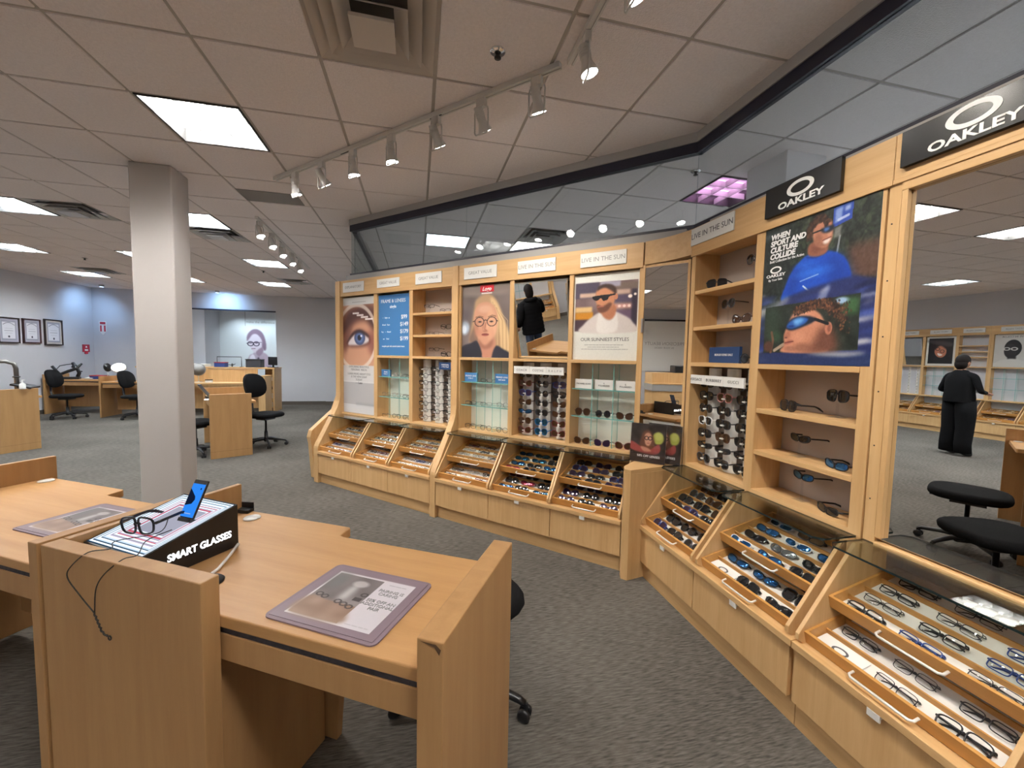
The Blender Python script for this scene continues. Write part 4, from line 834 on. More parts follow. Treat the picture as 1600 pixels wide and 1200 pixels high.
def eye_obj(style, folded, parts, M, label, cat, group):
    wd, kind, rim, fm, lm_ = style; key = (wd, kind, folded, fm.name, lm_.name, parts)
    nm = 'eyeglasses' if lm_ is CLEARL else 'sunglasses'
    if key not in _cache:
        d = eyewear(kind, rim, folded)
        if parts: _cache[key] = (d['frame'].mesh('frame', fm), d['l0'].mesh('lens', lm_), d['l1'].mesh('lens', lm_), d['t0'].mesh('temple', fm), d['t1'].mesh('temple', fm))
        else:
            m = MB(); m.add(d['frame'].v, d['frame'].f, 0, True)
            for k in ('t0', 't1'): m.add(d[k].v, d[k].f, 0, True)
            for k in ('l0', 'l1'): m.add(d[k].v, d[k].f, 1, True)
            _cache[key] = (m.mesh(nm, [fm, lm_]),)
    ms = _cache[key]
    if not parts:
        o = obj(nm, ms[0]); o.matrix_world = M; return tag(o, label, cat, group)
    o = empty(nm, M, label, cat, group)
    for n_, me in zip(('frame', 'lens', 'lens', 'temple', 'temple'), ms): obj(n_, me, o)
    return o
ROWN = {'upper': ['front row', 'second row', 'third row', 'back row'], 'lower': ['front row', 'middle row', 'back row']}
POSN = ['left end', 'centre', 'right end']
def fill(F, s0, s1, which, pal, where, parts, nper=3, seed=0, skip=(), kind='eyeglasses'):
    r = random.Random(seed); fd, fz, cut = TRAYS[which]; rows = 4 if which == 'upper' else 3; dep = .355 if which == 'upper' else .30
    for k in range(rows):
        vv = (k+.5)/rows*dep; d = fd-vv*math.cos(math.radians(15)); z = fz+.008+vv*math.sin(math.radians(15))
        if d < -.06: continue
        for j in range(nper):
            if (k, j) in skip: continue
            s = s0+.012+(s1-s0-.024)*(j+.5)/nper+r.uniform(-.008, .008); st = r.choice(pal)
            h = .024
            M = P(F, s, d+.012, z+h*.62+.004, r.uniform(-.05, .05), math.radians(-46))
            eye_obj(st, True, parts, M, '%s %s, %s of %s, %s tray %s' % (st[0], kind, POSN[j], ROWN[which][k], which, where), kind, '%s in the trays' % kind)
dk = [OPT[i] for i in (0, 0, 1, 2, 5, 4, 9)]; lt = [OPT[i] for i in (0, 2, 3, 3, 7, 5, 4, 8, 9, 6)]
s_dark = [SUN[i] for i in (0, 0, 1, 2, 3, 9, 4)]; s_sport = [SUN[i] for i in (10, 10, 11, 12, 10, 14, 17, 11, 0)]; s_mix = [SUN[i] for i in (0, 1, 15, 15, 4, 3, 11)]; s_blue = [SUN[i] for i in (10, 10, 16, 0, 4, 13, 11, 0, 9)]
W1 = 'under eye poster'; W2 = 'under blue price board'; W3 = 'under white rack'
for w_, (a, e), sd in ((W1, (-1.345, -.77), 1), (W2, (-.71, -.215), 2), (W3, (-.16, .36), 3)):
    fill(FL, a, e, 'upper', lt if sd > 1 else dk, w_, False, 3, sd); fill(FL, a, e, 'lower', lt, w_, False, 3, sd+10)
fill(FL, .478, 1.03, 'upper', lt, 'under blonde poster', False, 3, 4); fill(FL, .478, 1.03, 'lower', lt, 'under blonde poster', False, 3, 14)
fill(FL, 1.08, 1.60, 'upper', s_blue, 'under leaning mirror', False, 3, 5, kind='sunglasses'); fill(FL, 1.08, 1.60, 'lower', s_blue, 'under leaning mirror', False, 3, 15, kind='sunglasses')
fill(FL, 1.64, 2.16, 'upper', s_mix, 'left of corner pedestal', False, 3, 6, kind='sunglasses'); fill(FL, 1.64, 2.16, 'lower', s_mix, 'left of corner pedestal', False, 3, 16, kind='sunglasses')
fill(FR, .06, .56, 'upper', s_dark, 'right of corner pedestal', True, 3, 7, kind='sunglasses'); fill(FR, .06, .56, 'lower', s_dark, 'right of corner pedestal', True, 3, 17, kind='sunglasses')
fill(FR, .622, 1.165, 'upper', s_sport, 'under sports poster', True, 3, 8, kind='sunglasses'); fill(FR, .622, 1.165, 'lower', s_sport+[SUN[13], SUN[0], SUN[3]], 'under sports poster', True, 3, 18, skip={(0, 0)}, kind='sunglasses')
fill(FR, 1.232, 1.80, 'upper', [OPT[i] for i in (0, 0, 1, 2, 2, 6)], 'under big mirror', True, 3, 9); fill(FR, 1.232, 1.80, 'lower', [OPT[i] for i in (0, 0, 1, 2, 2, 5)], 'under big mirror', True, 3, 19, skip={(0, 0)})
# white brand cards lying in two of the lower trays
for (s, lab_) in ((.72, 'white card with a black ring emblem in the lower tray under the sports poster'), (1.33, 'white card with a black ring emblem in the nearest lower tray')):
    vv = .045; o = empty('tray_card', P(FR, s, TRAYS['lower'][0]-vv, TRAYS['lower'][1]+.02+.004, 0, math.radians(15)), lab_, 'card', 'white cards in the trays')
    MB().box(-.085, .085, -.034, .034, 0, .003).build('card', CARD, o)
    mb = MB(); n = 30
    vs = [(r*math.cos(2*PI*i/n), r2*math.sin(2*PI*i/n), .0035) for i in range(n) for r, r2 in ((.03, .018), (.021, .011))]
    mb.add(vs, [(2*i, (2*i+2) % (2*n), (2*i+3) % (2*n), 2*i+1) for i in range(n)]).build('emblem', INK, o)

# standing glasses on shelves
def stand(F, s, d, z, st, label, group, rz=0, parts=True, rx=0):
    low = {'rect': .0185, 'round': .0245, 'square': .0255, 'cat': .023, 'sport': .02, 'wayf': .027}[st[1]]*(1.2 if st[2] >= .0024 and st[1] != 'sport' else 1)
    kind = 'eyeglasses' if st[4] is CLEARL else 'sunglasses'
    return eye_obj(st, False, parts, P(F, s, d, z+low, rz, rx-math.radians(3)), label, kind, group)
def riser(F, s, d, z, h, label, rz=0):
    o = empty('glasses_stand', P(F, s, d, z, rz), label, 'display stand', 'clear acrylic display stands')
    MB().box(-.03, .03, -.03, .03, 0, .003).build('base', ACRYL, o); MB().box(-.006, .006, -.002, .002, .003, h).build('stem', ACRYL, o); MB().box(-.025, .025, -.002, .002, h, h+.006).build('rest', ACRYL, o); return o
SH = 'glasses shown open on the shelves'
# left glass shelves
for (a, e, tagw, lst) in ((-.71, -.215, 'under blue price board', [(1.255, [None, 7, 0]), (1.03, [3, 7, 0]), (.796, [2, 5, 5])]), (.478, 1.03, 'under blonde poster', [(1.255, [None, 0, None]), (1.03, [0, 2, 3]), (.796, [4, 5, 5])])):
    for z, row in lst:
        for j, st in enumerate(row):
            if st is None: continue
            stand(FL, a+(e-a)*(j+.5)/3, .05, z, OPT[st], '%s eyeglasses, %s on %s %s' % (OPT[st][0], ['left', 'in the middle', 'right'][j], {1.255: 'upper glass shelf', 1.03: 'lower glass shelf', .796: 'bottom shelf'}[z], tagw), SH, .1, False)
for z, row in ((1.03, [2, 1, 3]), (.796, [3, 15, 5])):
    for j, st in enumerate(row):
        stand(FL, 1.64+.52*(j+.5)/3, .05, z, SUN[st], '%s sunglasses, %s on %s under the man poster' % (SUN[st][0], ['left', 'in the middle', 'right'][j], 'lower glass shelf' if z > 1 else 'bottom shelf'), SH, .1, False)
def card(F, s, d, z, w, h, m, txt, label, ink=INKW, group='small cards on the glass shelves', rz=0, size=.022):
    o = empty('shelf_card', P(F, s, d, z, rz), label, 'card', group); MB().box(-w/2, w/2, 0, .02, 0, h).build('card', m, o)
    if txt: text(txt, size, ink, o, Matrix.Translation((0, -.0008, h/2)) @ UP)
    return o
card(FL, -.63, .055, 1.256, .14, .075, BLUEC, 'Brand\n2-for-1', 'small blue card at the left of the upper glass shelf under the price board'); card(FL, .57, .055, 1.256, .15, .085, BLUEC, 'BRAND LENS\n2-for-1', 'small blue card at the left of the glass shelf under the blonde woman'); card(FL, .93, .055, 1.256, .15, .085, BLUEC, 'BRAND LENS\nand save', 'small blue card at the right of the glass shelf under the blonde woman')
for k, (t_, lb) in enumerate((('MICHAEL KORS', 'white name card at the left of the glass shelf under the man poster'), ('R\nPOLARIZED', 'white name card in the middle of the glass shelf under the man poster'), ('E\nPOLARIZED', 'white name card at the right of the glass shelf under the man poster'))):
    card(FL, 1.73+.172*k, .055, 1.256, .15, .075, CARD, t_, lb, INK, size=.018)
# bay of three wooden shelves, left cabinet
for z, nm, row in ((1.935, 'top', [(-.01, 0, .03, 2.0), (.22, 2, 0, 0)]), (1.71, 'middle', [(.07, 2, 0, 0), (.22, 1, .035, 0)]), (1.489, 'lowest', [(.06, 0, .03, 0), (.24, 1, 0, 0)])):
    for j, (s, st, h, _) in enumerate(row):
        if h: riser(FL, s, .02, z, .05, 'clear stand under the raised eyeglasses on the %s wooden shelf' % nm)
        stand(FL, s, .035 if not h else .02, z+(.056 if h else 0), OPT[st], '%s eyeglasses, %s pair on the %s wooden shelf by price board' % (OPT[st][0], ['left', 'right'][j], nm), SH, .15, False)
# right wall shelves
for (s, d, z, st, rz, h, lb) in ((.20, .05, 1.966, 0, .5, 0, 'black sunglasses standing low at the left of the highest right shelf'), (.44, .0, 1.966, 9, -.1, .10, 'grey sunglasses raised on a clear stand on the highest right shelf'),
        (.25, .0, 1.726, 9, -.1, .10, 'grey sunglasses raised on a clear stand on the second right shelf'), (.42, .05, 1.726, 3, .1, 0, 'brown sunglasses standing low at the right of the second right shelf'), (.50, .05, 1.489, 1, .1, 0, 'black oval sunglasses beside the navy card'),
        (.76, .04, 1.246, 0, -.25, 0, 'black sunglasses lying left on the shelf just under the sports poster'), (.98, .0, 1.246, 0, -.2, .065, 'black sunglasses raised on a stand just under the sports poster'),
        (.80, .0, 1.016, 11, -.2, .07, 'black wraparound sunglasses raised on a stand on the middle shelf'), (1.03, .05, 1.016, 10, -.25, 0, 'blue mirrored sunglasses lying right on the middle shelf'),
        (.83, .0, .796, 10, -.2, .10, 'blue mirrored sunglasses raised on a stand on the bottom shelf'), (1.0, .045, .796, 11, -.3, 0, 'black wraparound sunglasses lying right on the bottom shelf')):
    if h: riser(FR, s, d-.005, z, h, 'clear stand under the '+lb.split(' raised')[0]+{1.966: ' on the highest right shelf', 1.726: ' on the second right shelf', 1.246: ' just under the sports poster', 1.016: ' on the middle shelf', .796: ' on the bottom shelf'}[z])
    stand(FR, s, d, z+(h+.006 if h else 0), SUN[st], lb, SH, rz)
card(FR, .27, .03, 1.489, .26, .10, NAVYC, 'BOGO LENS SALE', 'navy blue card standing on the third right shelf', group=None, size=.02)

# ------------------------------------------------------------------ upright racks
def rack(F, s0, s1, label, rows, board):
    o = empty('eyewear_rack', P(F, (s0+s1)/2, 0, .796), label, 'eyewear rack'); w = (s1-s0)
    for c in range(3):
        x = -w/2+w*(c+.5)/3; m = MB()
        prof = [(x+.062*math.sin(a), .045-.05*math.cos(a)) for a in [(-1.15+2.3*i/8) for i in range(9)]]
        m.prism(prof, 0, .655, lambda p_, q_, z: (p_, q_, z)); cc = m.build('column', board, o)
        pg = MB()
        for k in range(rows):
            z = .60-.585*(k+.6)/rows; pg.box(x-.011, x+.011, -.052, .0, z-.004, z+.004)
        pg.build('pegs', WHITE, o)
    return o
def rack_fill(F, s0, s1, rows, styles, where, parts, top):
    w = s1-s0
    for c in range(3):
        for k in range(rows):
            st = styles(c, k); s = s0+w*(c+.5)/3; z = .796+.60-.585*(k+.6)/rows+.0045
            kind = 'eyeglasses' if st[4] is CLEARL else 'sunglasses'
            M = P(F, s, .040, z+.002, 0, math.radians(2))
            eye_obj(st, False, parts, M, '%s %s, row %s from top, %s column of %s' % (st[0], kind, ['one', 'two', 'three', 'four', 'five', 'six', 'seven', 'eight', 'nine'][k], ['left', 'middle', 'right'][c], where), kind, kind+' on the upright racks')
rack(FL, -.16, .36, 'rack of white columns full of clear eyeglasses under three shelves', 8, WHITE)
rp = random.Random(3); rack_fill(FL, -.15, .35, 8, lambda c, k: rp.choice([OPT[3], OPT[2], OPT[0], OPT[0], OPT[1], OPT[4]]), 'white left cabinet rack', False, 0)
cb = card(FL, .27, .085, 1.36, .16, .075, NAVYC, 'MARSHALL\n2 Pair Deal', 'slate blue card hung at the top right of the white eyeglass rack', size=.02)
MB().box(-.004, .004, .004, .05, .02, .05).build('clip', WHITE, cb)
rack(FL, 1.08, 1.60, 'rack of sunglasses under the leaning mirror', 7, WHITE)
pal5 = [[0, 5, 4, 3, 10, 2, 5], [0, 9, 1, 9, 9, 8, 8], [2, 4, 0, 3, 3, 5, 5]]
rack_fill(FL, 1.09, 1.59, 7, lambda c, k: SUN[pal5[c][k]], 'rack under the leaning mirror', False, 0)
rack(FR, .06, .56, 'rack of mostly black sunglasses right of the corner mirror', 7, WHITE)
pal1 = [[0, 0, 1, 6, 0, 11, 9], [1, 7, 1, 0, 2, 11, 0], [9, 0, 1, 0, 0, 11, 0]]
rack_fill(FR, .065, .555, 7, lambda c, k: SUN[pal1[c][k]], 'rack right of the corner mirror', True, 0)
def rackhead(F, s0, s1, z0, z1, d, words, label):
    o = empty('rack_sign', P(F, (s0+s1)/2, d, z0), label, 'sign', 'three-part white signs on the sunglasses racks'); w = s1-s0
    for k, t_ in enumerate(words):
        x = -w/2+w*(k+.5)/3; b = MB().box(x-w/6+.001, x+w/6-.001, 0, .012, 0, z1-z0).build('panel', CARD, o)
        text(t_, .026, INK if k < 2 else INKL, b, Matrix.Translation((x, -.0008, (z1-z0)/2)) @ UP, spacing=1.15)
    MB().box(-w/2+.01, w/2-.01, .012, d-.02, .02, .03).build('bracket', WHITE, o); return o
rackhead(FL, 1.085, 1.57, 1.355, 1.42, .10, ['COACH', 'COSTAS', 'R A L P H'], 'three-part white name sign across the rack under the leaning mirror')
rackhead(FR, .03, .525, 1.345, 1.405, .10, ['VERSACE', 'BURBERRY', 'GUCCI'], 'three-part white name sign across the rack right of the corner mirror')
# ------------------------------------------------------------------ desks
A30 = -PI/6
def Dw(u, v, z=0): return Vector((.8660254*u+.5*v, -.5*u+.8660254*v, z))
def upoly(poly, z0, z1, m, name, parent, bev=.003): return MB().prism(poly, z0, z1, lambda x, y, z: (x, y, z)).build(name, m, parent, bevel=bev)
SCUFF = mat('scuffed_navy_groove', (.05, .045, .055), .8, noise=(70, .6))
def desk(M, label, pillar=False, group='maple fitting desks', ends=(True, True), mirrored=False, deep=.17):
    o = empty('fitting_desk', M, label, 'desk', group)
    fl = (lambda p: [(1.32-x, y) for x, y in p][::-1]) if mirrored else (lambda p: p)
    top = [(.027, -.495), (1.308, -.495), (1.308, .012), (.655, .012), (.63, .018), (.622, .085), (.61, .095), (.027, .095)]
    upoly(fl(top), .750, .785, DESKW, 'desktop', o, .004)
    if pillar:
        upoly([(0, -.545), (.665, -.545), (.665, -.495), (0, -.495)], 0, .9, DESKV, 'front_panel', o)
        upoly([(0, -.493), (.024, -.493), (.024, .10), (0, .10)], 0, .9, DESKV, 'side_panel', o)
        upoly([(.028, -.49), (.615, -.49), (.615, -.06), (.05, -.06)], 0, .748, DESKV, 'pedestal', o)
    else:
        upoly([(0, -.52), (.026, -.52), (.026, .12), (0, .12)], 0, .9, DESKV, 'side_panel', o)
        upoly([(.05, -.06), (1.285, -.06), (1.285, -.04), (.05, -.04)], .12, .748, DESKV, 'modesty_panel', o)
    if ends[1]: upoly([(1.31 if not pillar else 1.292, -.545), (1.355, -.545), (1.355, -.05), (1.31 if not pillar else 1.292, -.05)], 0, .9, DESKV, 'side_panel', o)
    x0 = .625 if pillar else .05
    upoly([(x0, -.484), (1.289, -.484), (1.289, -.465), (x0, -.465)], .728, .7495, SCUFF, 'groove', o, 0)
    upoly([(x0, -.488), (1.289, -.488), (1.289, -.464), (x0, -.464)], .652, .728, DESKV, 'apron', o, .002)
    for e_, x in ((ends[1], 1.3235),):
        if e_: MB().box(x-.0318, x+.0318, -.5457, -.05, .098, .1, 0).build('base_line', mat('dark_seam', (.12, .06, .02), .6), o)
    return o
FDR = Matrix.Translation(Dw(1.03, 0)) @ Matrix.Rotation(A30, 4, 'Z')
FDL = Matrix.Translation(Dw(-.345, 0)) @ Matrix.Rotation(A30, 4, 'Z')
dR = desk(FDR, 'front maple desk carrying the smart glasses display box', pillar=True)
# curved brace under the desktop
MB().prism([(.58, 0), (.66, 0), (.68, .25), (.74, .5), (.84, .748), (.58, .748)], -.05, -.02, lambda p_, q_, a: (p_, a, q_)).build('curved_brace', DESKV, dR, bevel=.002)
# chipped front corner of the right panel
MB().add([(1.300, -.5462, .8945), (1.338, -.5462, .8945), (1.35, -.5462, .885), (1.346, -.5462, .872), (1.334, -.5462, .888), (1.31, -.5462, .8925)], [(0, 1, 2, 3, 4, 5)]).build('chipped_edge', mat('bare_chipboard', (.09, .045, .02), .9), dR)
dL = desk(FDL, 'second maple desk at the left edge of the photo joined to the front desk')
def dkM(u, v, z, rz=0): return Matrix.Translation(Dw(u, v, z)) @ Matrix.Rotation(A30+rz, 4, 'Z')
def counter_mat(u, v, rz, label):
    o = empty('counter_mat', dkM(u, v, .7855, rz), label, 'counter mat', 'printed counter mats'); W, H, r = .357, .295, .020
    out = []
    for cx, cy, a0 in ((W/2-r, -H/2+r, -90), (W/2-r, H/2-r, 0), (-W/2+r, H/2-r, 90), (-W/2+r, -H/2+r, 180)):
        out += [(cx+r*math.cos(math.radians(a0+18*k)), cy+r*math.sin(math.radians(a0+18*k))) for k in range(6)]
    MB().prism(out, 0, .004, lambda x, y, z: (x, y, z)).build('mat', mat('mauve_mat', rgb(132, 114, 124), .55), o)
    pr = obj('print', pic_mat().mesh('print', W*.93, H*.93, .001, MATS['mauve_mat']), o); pr.matrix_local = Matrix.Translation((0, -H*.465, .0056)) @ Matrix.Rotation(-PI/2, 4, 'X')
    text('PAIRING IS\nCARING', .0175, INKL, o, Matrix.Translation((.0865, .05, .0062)), line=.95); text('50% OFF AN\nADDITIONAL\nPAIR', .0175, INKL, o, Matrix.Translation((.0865, -.01, .0062)), line=.95); return o
counter_mat(1.988, -.322, -.02, 'mauve counter mat with PAIRING IS CARING print near the desk end panel'); counter_mat(.602, -.217, .0, 'mauve counter mat lying on the left desk beside the divider')
def puck(u, v, label, m, r=.033, h=.006, nm='grommet_disc', cat='desk grommet'):
    o = MB().lathe([(r*.98, 0), (r, h*.5), (r*.9, h), (.001, h)], 28).build(nm, m); o.matrix_world = dkM(u, v, .7855); return tag(o, label, cat)
puck(1.193, .03, 'round white cap on the front desk behind the display box', WHITE); puck(-.255, .044, 'round white cap on the left desk by its end panel', WHITE)
puck(1.508, -.389, 'black cable grommet at the foot of the white cord', BLACK, .042, .008, 'cable_grommet', 'grommet')
# short back panel of the left desk (its end panel rises above the top)
o = MB().tube([dkM(1.385, -.19, 0) @ Vector((0, 0, .80)), dkM(1.42, -.25, 0) @ Vector((0, 0, .792)), dkM(1.47, -.33, 0) @ Vector((0, 0, .792)), dkM(1.495, -.38, 0) @ Vector((0, 0, .798))], .005, 8).build('power_lead', WHITE); tag(o, 'white power cord from the display box to the black grommet', 'cord')
o = MB().box(-.045, .045, -.03, .03, 0, .022).box(-.045, .045, .024, .03, .022, .06).build('phone_dock', BLACK, bevel=.003); o.scale = (.6,)*3; o.matrix_world = dkM(1.10, .075, .7855, .2) @ Matrix.Scale(.65, 4); tag(o, 'small black dock on the desk behind the display box', 'dock')
# smart glasses display box
bxo = empty('display_box', dkM(1.057, -.458, .7855, math.radians(-3.5)), 'black wedge display box with glowing striped top lettered SMART GLASSES', 'display box')
W, L, h0, h1 = .296, .30, .090, .156
MB().prism([(0, 0), (L, 0), (L, h1), (0, h0)], 0, W, lambda p_, q_, a: (a, p_, q_)).build('case', mat('display_black', (.01, .01, .011), .3), bxo, bevel=.002)
sl = math.atan2(h1-h0, L); SM = Matrix.Translation((0, 0, h0)) @ Matrix.Rotation(sl, 4, 'X'); LL = math.hypot(L, h1-h0)
E1 = [emis('glow_white', (.85, .93, 1), 1.25), emis('glow_navy', (.02, .07, .14), .8), emis('glow_ice', (.62, .78, .95), 1.0), emis('glow_red', (.75, .10, .14), .9), emis('glow_grey', (.55, .55, .68), .75), emis('glow_lilac', (.66, .55, .75), .85)]
seq = [1, 0, 1, 2, 0, 1, 2, 0, 5, 4, 0, 3, 5, 0, 4, 5, 3, 5, 0, 4]; wd_ = [.004, .006, .004, .004, .007, .003, .005, .008, .003, .004, .006, .003, .004, .006, .003, .003, .006, .003, .005, 0]
mb = MB(); i0 = 0.002
for k, (c, dw) in enumerate(zip(seq, wd_)):
    # concentric L-shaped bands, open toward the back right
    a, b = i0, i0+dw
    x0, x1, y0, y1 = .004+a, W-.004-a*.55, .004+a, LL-.004-a*.8
    mb.add([SM @ Vector(p_) for p_ in ((x0, y0, .0006+.0001*k), (x1, y0, .0006+.0001*k), (x1, y1, .0006+.0001*k), (x0, y1, .0006+.0001*k))], [(0, 1, 2, 3)], c); i0 = b
mb.build('light_panel', E1, bxo)
text('SMART GLASSES', .033, emis('glow_letter', (1, 1, 1), 2.2), bxo, Matrix.Translation((W+.0008, .172, .055)) @ Matrix.Rotation(PI/2, 4, 'Z') @ UP, bold=.0009, sx=.86)
# glasses, phone and tether on the box
BM = bxo.matrix_world @ SM
gl = eye_obj(('black', 'square', .003, F_BLACK, CLEARL), False, True, BM @ TR(.16, .075, .040, math.radians(12), -sl*.8), 'thick black smart glasses standing open on the glowing box', 'eyeglasses', None)
ph = empty('smartphone', BM @ TR(.222, .17, .003, math.radians(2), math.radians(-26)-sl), 'small smartphone with a bright blue screen standing on the display box', 'phone')
MB().box(-.033, .033, 0, .008, .012, .142).build('body', mat('phone_black', (.01, .01, .012), .2), ph, bevel=.003)
mb = MB().box(-.030, .030, -.0012, 0, .016, .128).add([(-.030, -.0014, .11), (.004, -.0014, .085), (.008, -.0014, .075), (.0, -.0014, .06), (-.030, -.0014, .052)], [(0, 1, 2, 3, 4)], 1).add([(.014, -.0014, .115), (.02, -.0014, .115), (.02, -.0014, .109), (.014, -.0014, .109)], [(0, 1, 2, 3)], 1).box(-.018, .014, -.0014, -.0012, .026, .029, 2)
mb.build('screen', [emis('screen_blue', (.03, .26, .95), 1.0), emis('screen_navy', (.01, .02, .06), .6), emis('screen_pale', (.4, .6, 1), .8)], ph); MB().box(-.03, .03, -.004, .03, 0, .012).build('stand', BLACK, ph)
W2 = lambda u, v, z: Dw(u, v, z)
def cord_tube(pts, r, nm): 
    P_ = [Vector(p_) for p_ in pts]; out = []
    for i in range(len(P_)-1):
        p0, p1, p2, p3 = P_[max(i-1, 0)], P_[i], P_[i+1], P_[min(i+2, len(P_)-1)]
        for k in range(6):
            t = k/6; out.append(.5*((2*p1)+(-p0+p2)*t+(2*p0-5*p1+4*p2-p3)*t*t+(-p0+3*p1-3*p2+p3)*t**3))
    return out+[P_[-1]]
CORDM = mat('braided_cord', (.035, .032, .028), .7, noise=(260, .9)); cd_ = empty('tether_lanyard', Matrix.Translation(W2(1.3, -.56, .8)), 'thin black braided cord looped over the front of the desk panel', 'cord'); inv = cd_.matrix_world.inverted()
def lt_(l): return [inv @ v for v in l]
top1 = [BM @ Vector((.20, .14, .03)), BM @ Vector((.21, .10, .006)), BM @ Vector((.12, .03, .006))]
s1_ = cord_tube(lt_(top1+[W2(1.27, -.50, .906), W2(1.235, -.535, .905), W2(1.205, -.56, .87), W2(1.19, -.562, .835), W2(1.23, -.558, .79), W2(1.29, -.556, .745)]), 0, ''); MB().tube(s1_, .0016, 6).build('strand', CORDM, cd_)
s2_ = cord_tube(lt_([BM @ Vector((.245, .12, .01)), BM @ Vector((.22, .06, .006)), W2(1.385, -.50, .906), W2(1.375, -.53, .905), W2(1.345, -.558, .87), W2(1.31, -.56, .82), W2(1.292, -.556, .745)]), 0, ''); MB().tube(s2_, .0016, 6).build('strand', CORDM, cd_)
tw = []
for i in range(30):
    t = i/29; c = W2(1.29+.04*t+.03*max(0, t-.75)*4*.5, -.556, .745-.065*t+.006*max(0, t-.8)*5); tw.append(inv @ (c+Vector((.0016*math.cos(i*1.4), 0, .0016*math.sin(i*1.4)))))
MB().tube(tw, .0024, 6).build('twisted_end', CORDM, cd_); MB().tube([inv @ W2(1.352+.006*math.cos(a), -.556, .684+.006*math.sin(a)) for a in [2*PI*i/12 for i in range(12)]], .0018, 6, closed=True).build('loop', CORDM, cd_)

# ------------------------------------------------------------------ chairs
def base_parts(o, zs=.40):
    for k in range(5):
        a = 2*PI*k/5+.3; c, s_ = math.cos(a), math.sin(a)
        l = MB().tube([(.03*c, .03*s_, .115), (.14*c, .14*s_, .105), (.26*c, .26*s_, .082), (.285*c, .285*s_, .07)], [.026, .024, .019, .016], 8, sq=(.9, .8)).build('leg', BLACK, o)
        w_ = MB()
        for d_ in (-.016, .016):
            M = Matrix.Translation((.285*c, .285*s_, .028)) @ Matrix.Rotation(a, 4, 'Z') @ Matrix.Translation((.0, d_, 0)) @ Matrix.Rotation(PI/2, 4, 'X')
            w_.lathe([(.020, -.010), (.027, -.007), (.027, .007), (.020, .010)], 14, M=M)
        w_.box(-.012, .012, -.008, .008, .03, .072, 0, Matrix.Translation((.285*c, .285*s_, 0)) @ Matrix.Rotation(a, 4, 'Z')); w_.build('caster', BLACK, l)
    MB().lathe([(.03, .07), (.036, .13), (.028, .14), (.026, .24), (.016, .242), (.015, zs)], 16).build('gas_lift', BLACK, o)
def seat_parts(o, z):
    m = MB(); prof = []
    for i in range(13):
        a = -PI/2+PI*i/12; prof.append((.20+.035*math.cos(a), z+.035*math.sin(a)))
    vs = []; n = 32
    for r, zz in [(.001, z-.035)]+prof+[(.001, z+.04)]:
        for j in range(n):
            a = 2*PI*j/n; k = (abs(math.cos(a))**3.2+abs(math.sin(a))**3.2)**(-1/3.2); vs.append((r*k*math.cos(a), r*k*math.sin(a)*.98, zz))
    m.add(vs, [(i*n+j, i*n+(j+1) % n, (i+1)*n+(j+1) % n, (i+1)*n+j) for i in range(14) for j in range(n)], 0, True)
    m.build('seat', BFAB, o); MB().box(-.10, .10, -.09, .09, z-.075, z-.034).box(.08, .22, -.012, .012, z-.06, z-.048).build('tilt_plate', BLACK, o)
def stool(x, y, rz, label, z=.47):
    o = empty('swivel_stool', TR(x, y, 0, rz), label, 'stool', 'black swivel stools'); base_parts(o, z-.05); seat_parts(o, z); return o
def chair(x, y, rz, label, z=.48, bh=.37):
    o = empty('office_chair', TR(x, y, 0, rz), label, 'office chair', 'black office chairs'); base_parts(o, z-.05); seat_parts(o, z)
    m = MB(); n = 28; vs = []; zc = z+bh
    for t in [i/8 for i in range(9)]:
        a = -PI/2+PI*t; r = .9+.1*math.cos(a) if 0 < t < 1 else .001
        for j in range(n):
            b = 2*PI*j/n; k = (abs(math.cos(b))**2.6+abs(math.sin(b))**2.6)**(-1/2.6); xx, zz = .20*r*k*math.cos(b), .19*r*k*math.sin(b)
            vs.append((xx, .24+.028*math.sin(a)+.10*(zz/.2)*.4-1.2*xx*xx, zc+zz))
    m.add(vs, [(i*n+j, i*n+(j+1) % n, (i+1)*n+(j+1) % n, (i+1)*n+j) for i in range(8) for j in range(n)], 0, True); m.build('backrest', BFAB, o)
    MB().tube([(0, .06, z-.05), (0, .20, z-.04), (0, .27, z+.05), (0, .28, z+.3)], .022, 8, sq=(1.4, .5)).build('back_bar', BLACK, o); return o
stool(1.935, -.80, .4, 'black swivel stool tucked behind the front desk end panel'); stool(1.05, -.18, 1.1, 'black swivel stool seen in the big wall mirror behind the other')
chair(-5.55, 8.1, math.radians(90), 'black office chair in front of the desk under the certificates'); chair(-4.2, 7.95, math.radians(80), 'black office chair half hidden at the left of the column')
chair(-.62, 4.70, math.radians(62), 'black office chair right of the small desk', .5, .46); chair(-1.36, 4.18, math.radians(150), 'black office chair left of the small desk just behind the column', .47)

# ------------------------------------------------------------------ farther desks
def rotm(x, y, deg): return Matrix.Translation((x, y, 0)) @ Matrix.Rotation(math.radians(deg), 4, 'Z')
# small desk right of the column: its right side panel faces the camera
m_ = rotm(0, 0, -62); off = Vector((-.60, 4.09, 0))-m_ @ Vector((1.355, -.05, 0)); desk(Matrix.Translation(off) @ m_, 'small maple desk right of the column with a dark phone on top')
m_ = rotm(0, 0, -28.6); off = Vector((-3.73, 4.96, 0))-m_ @ Vector((1.355, -.05, 0)); desk(Matrix.Translation(off) @ m_, 'maple desk at the left edge with a lotion bottle on its panel')
desk(rotm(-4.98, 8.62, 0), 'maple desk behind the column holding a round lit mirror'); desk(rotm(-6.42, 9.3, -4), 'maple desk under the framed certificates holding black instruments', ends=(True, False))
def thing(name, M, label, cat, group=None): return empty(name, M, label, cat, group)
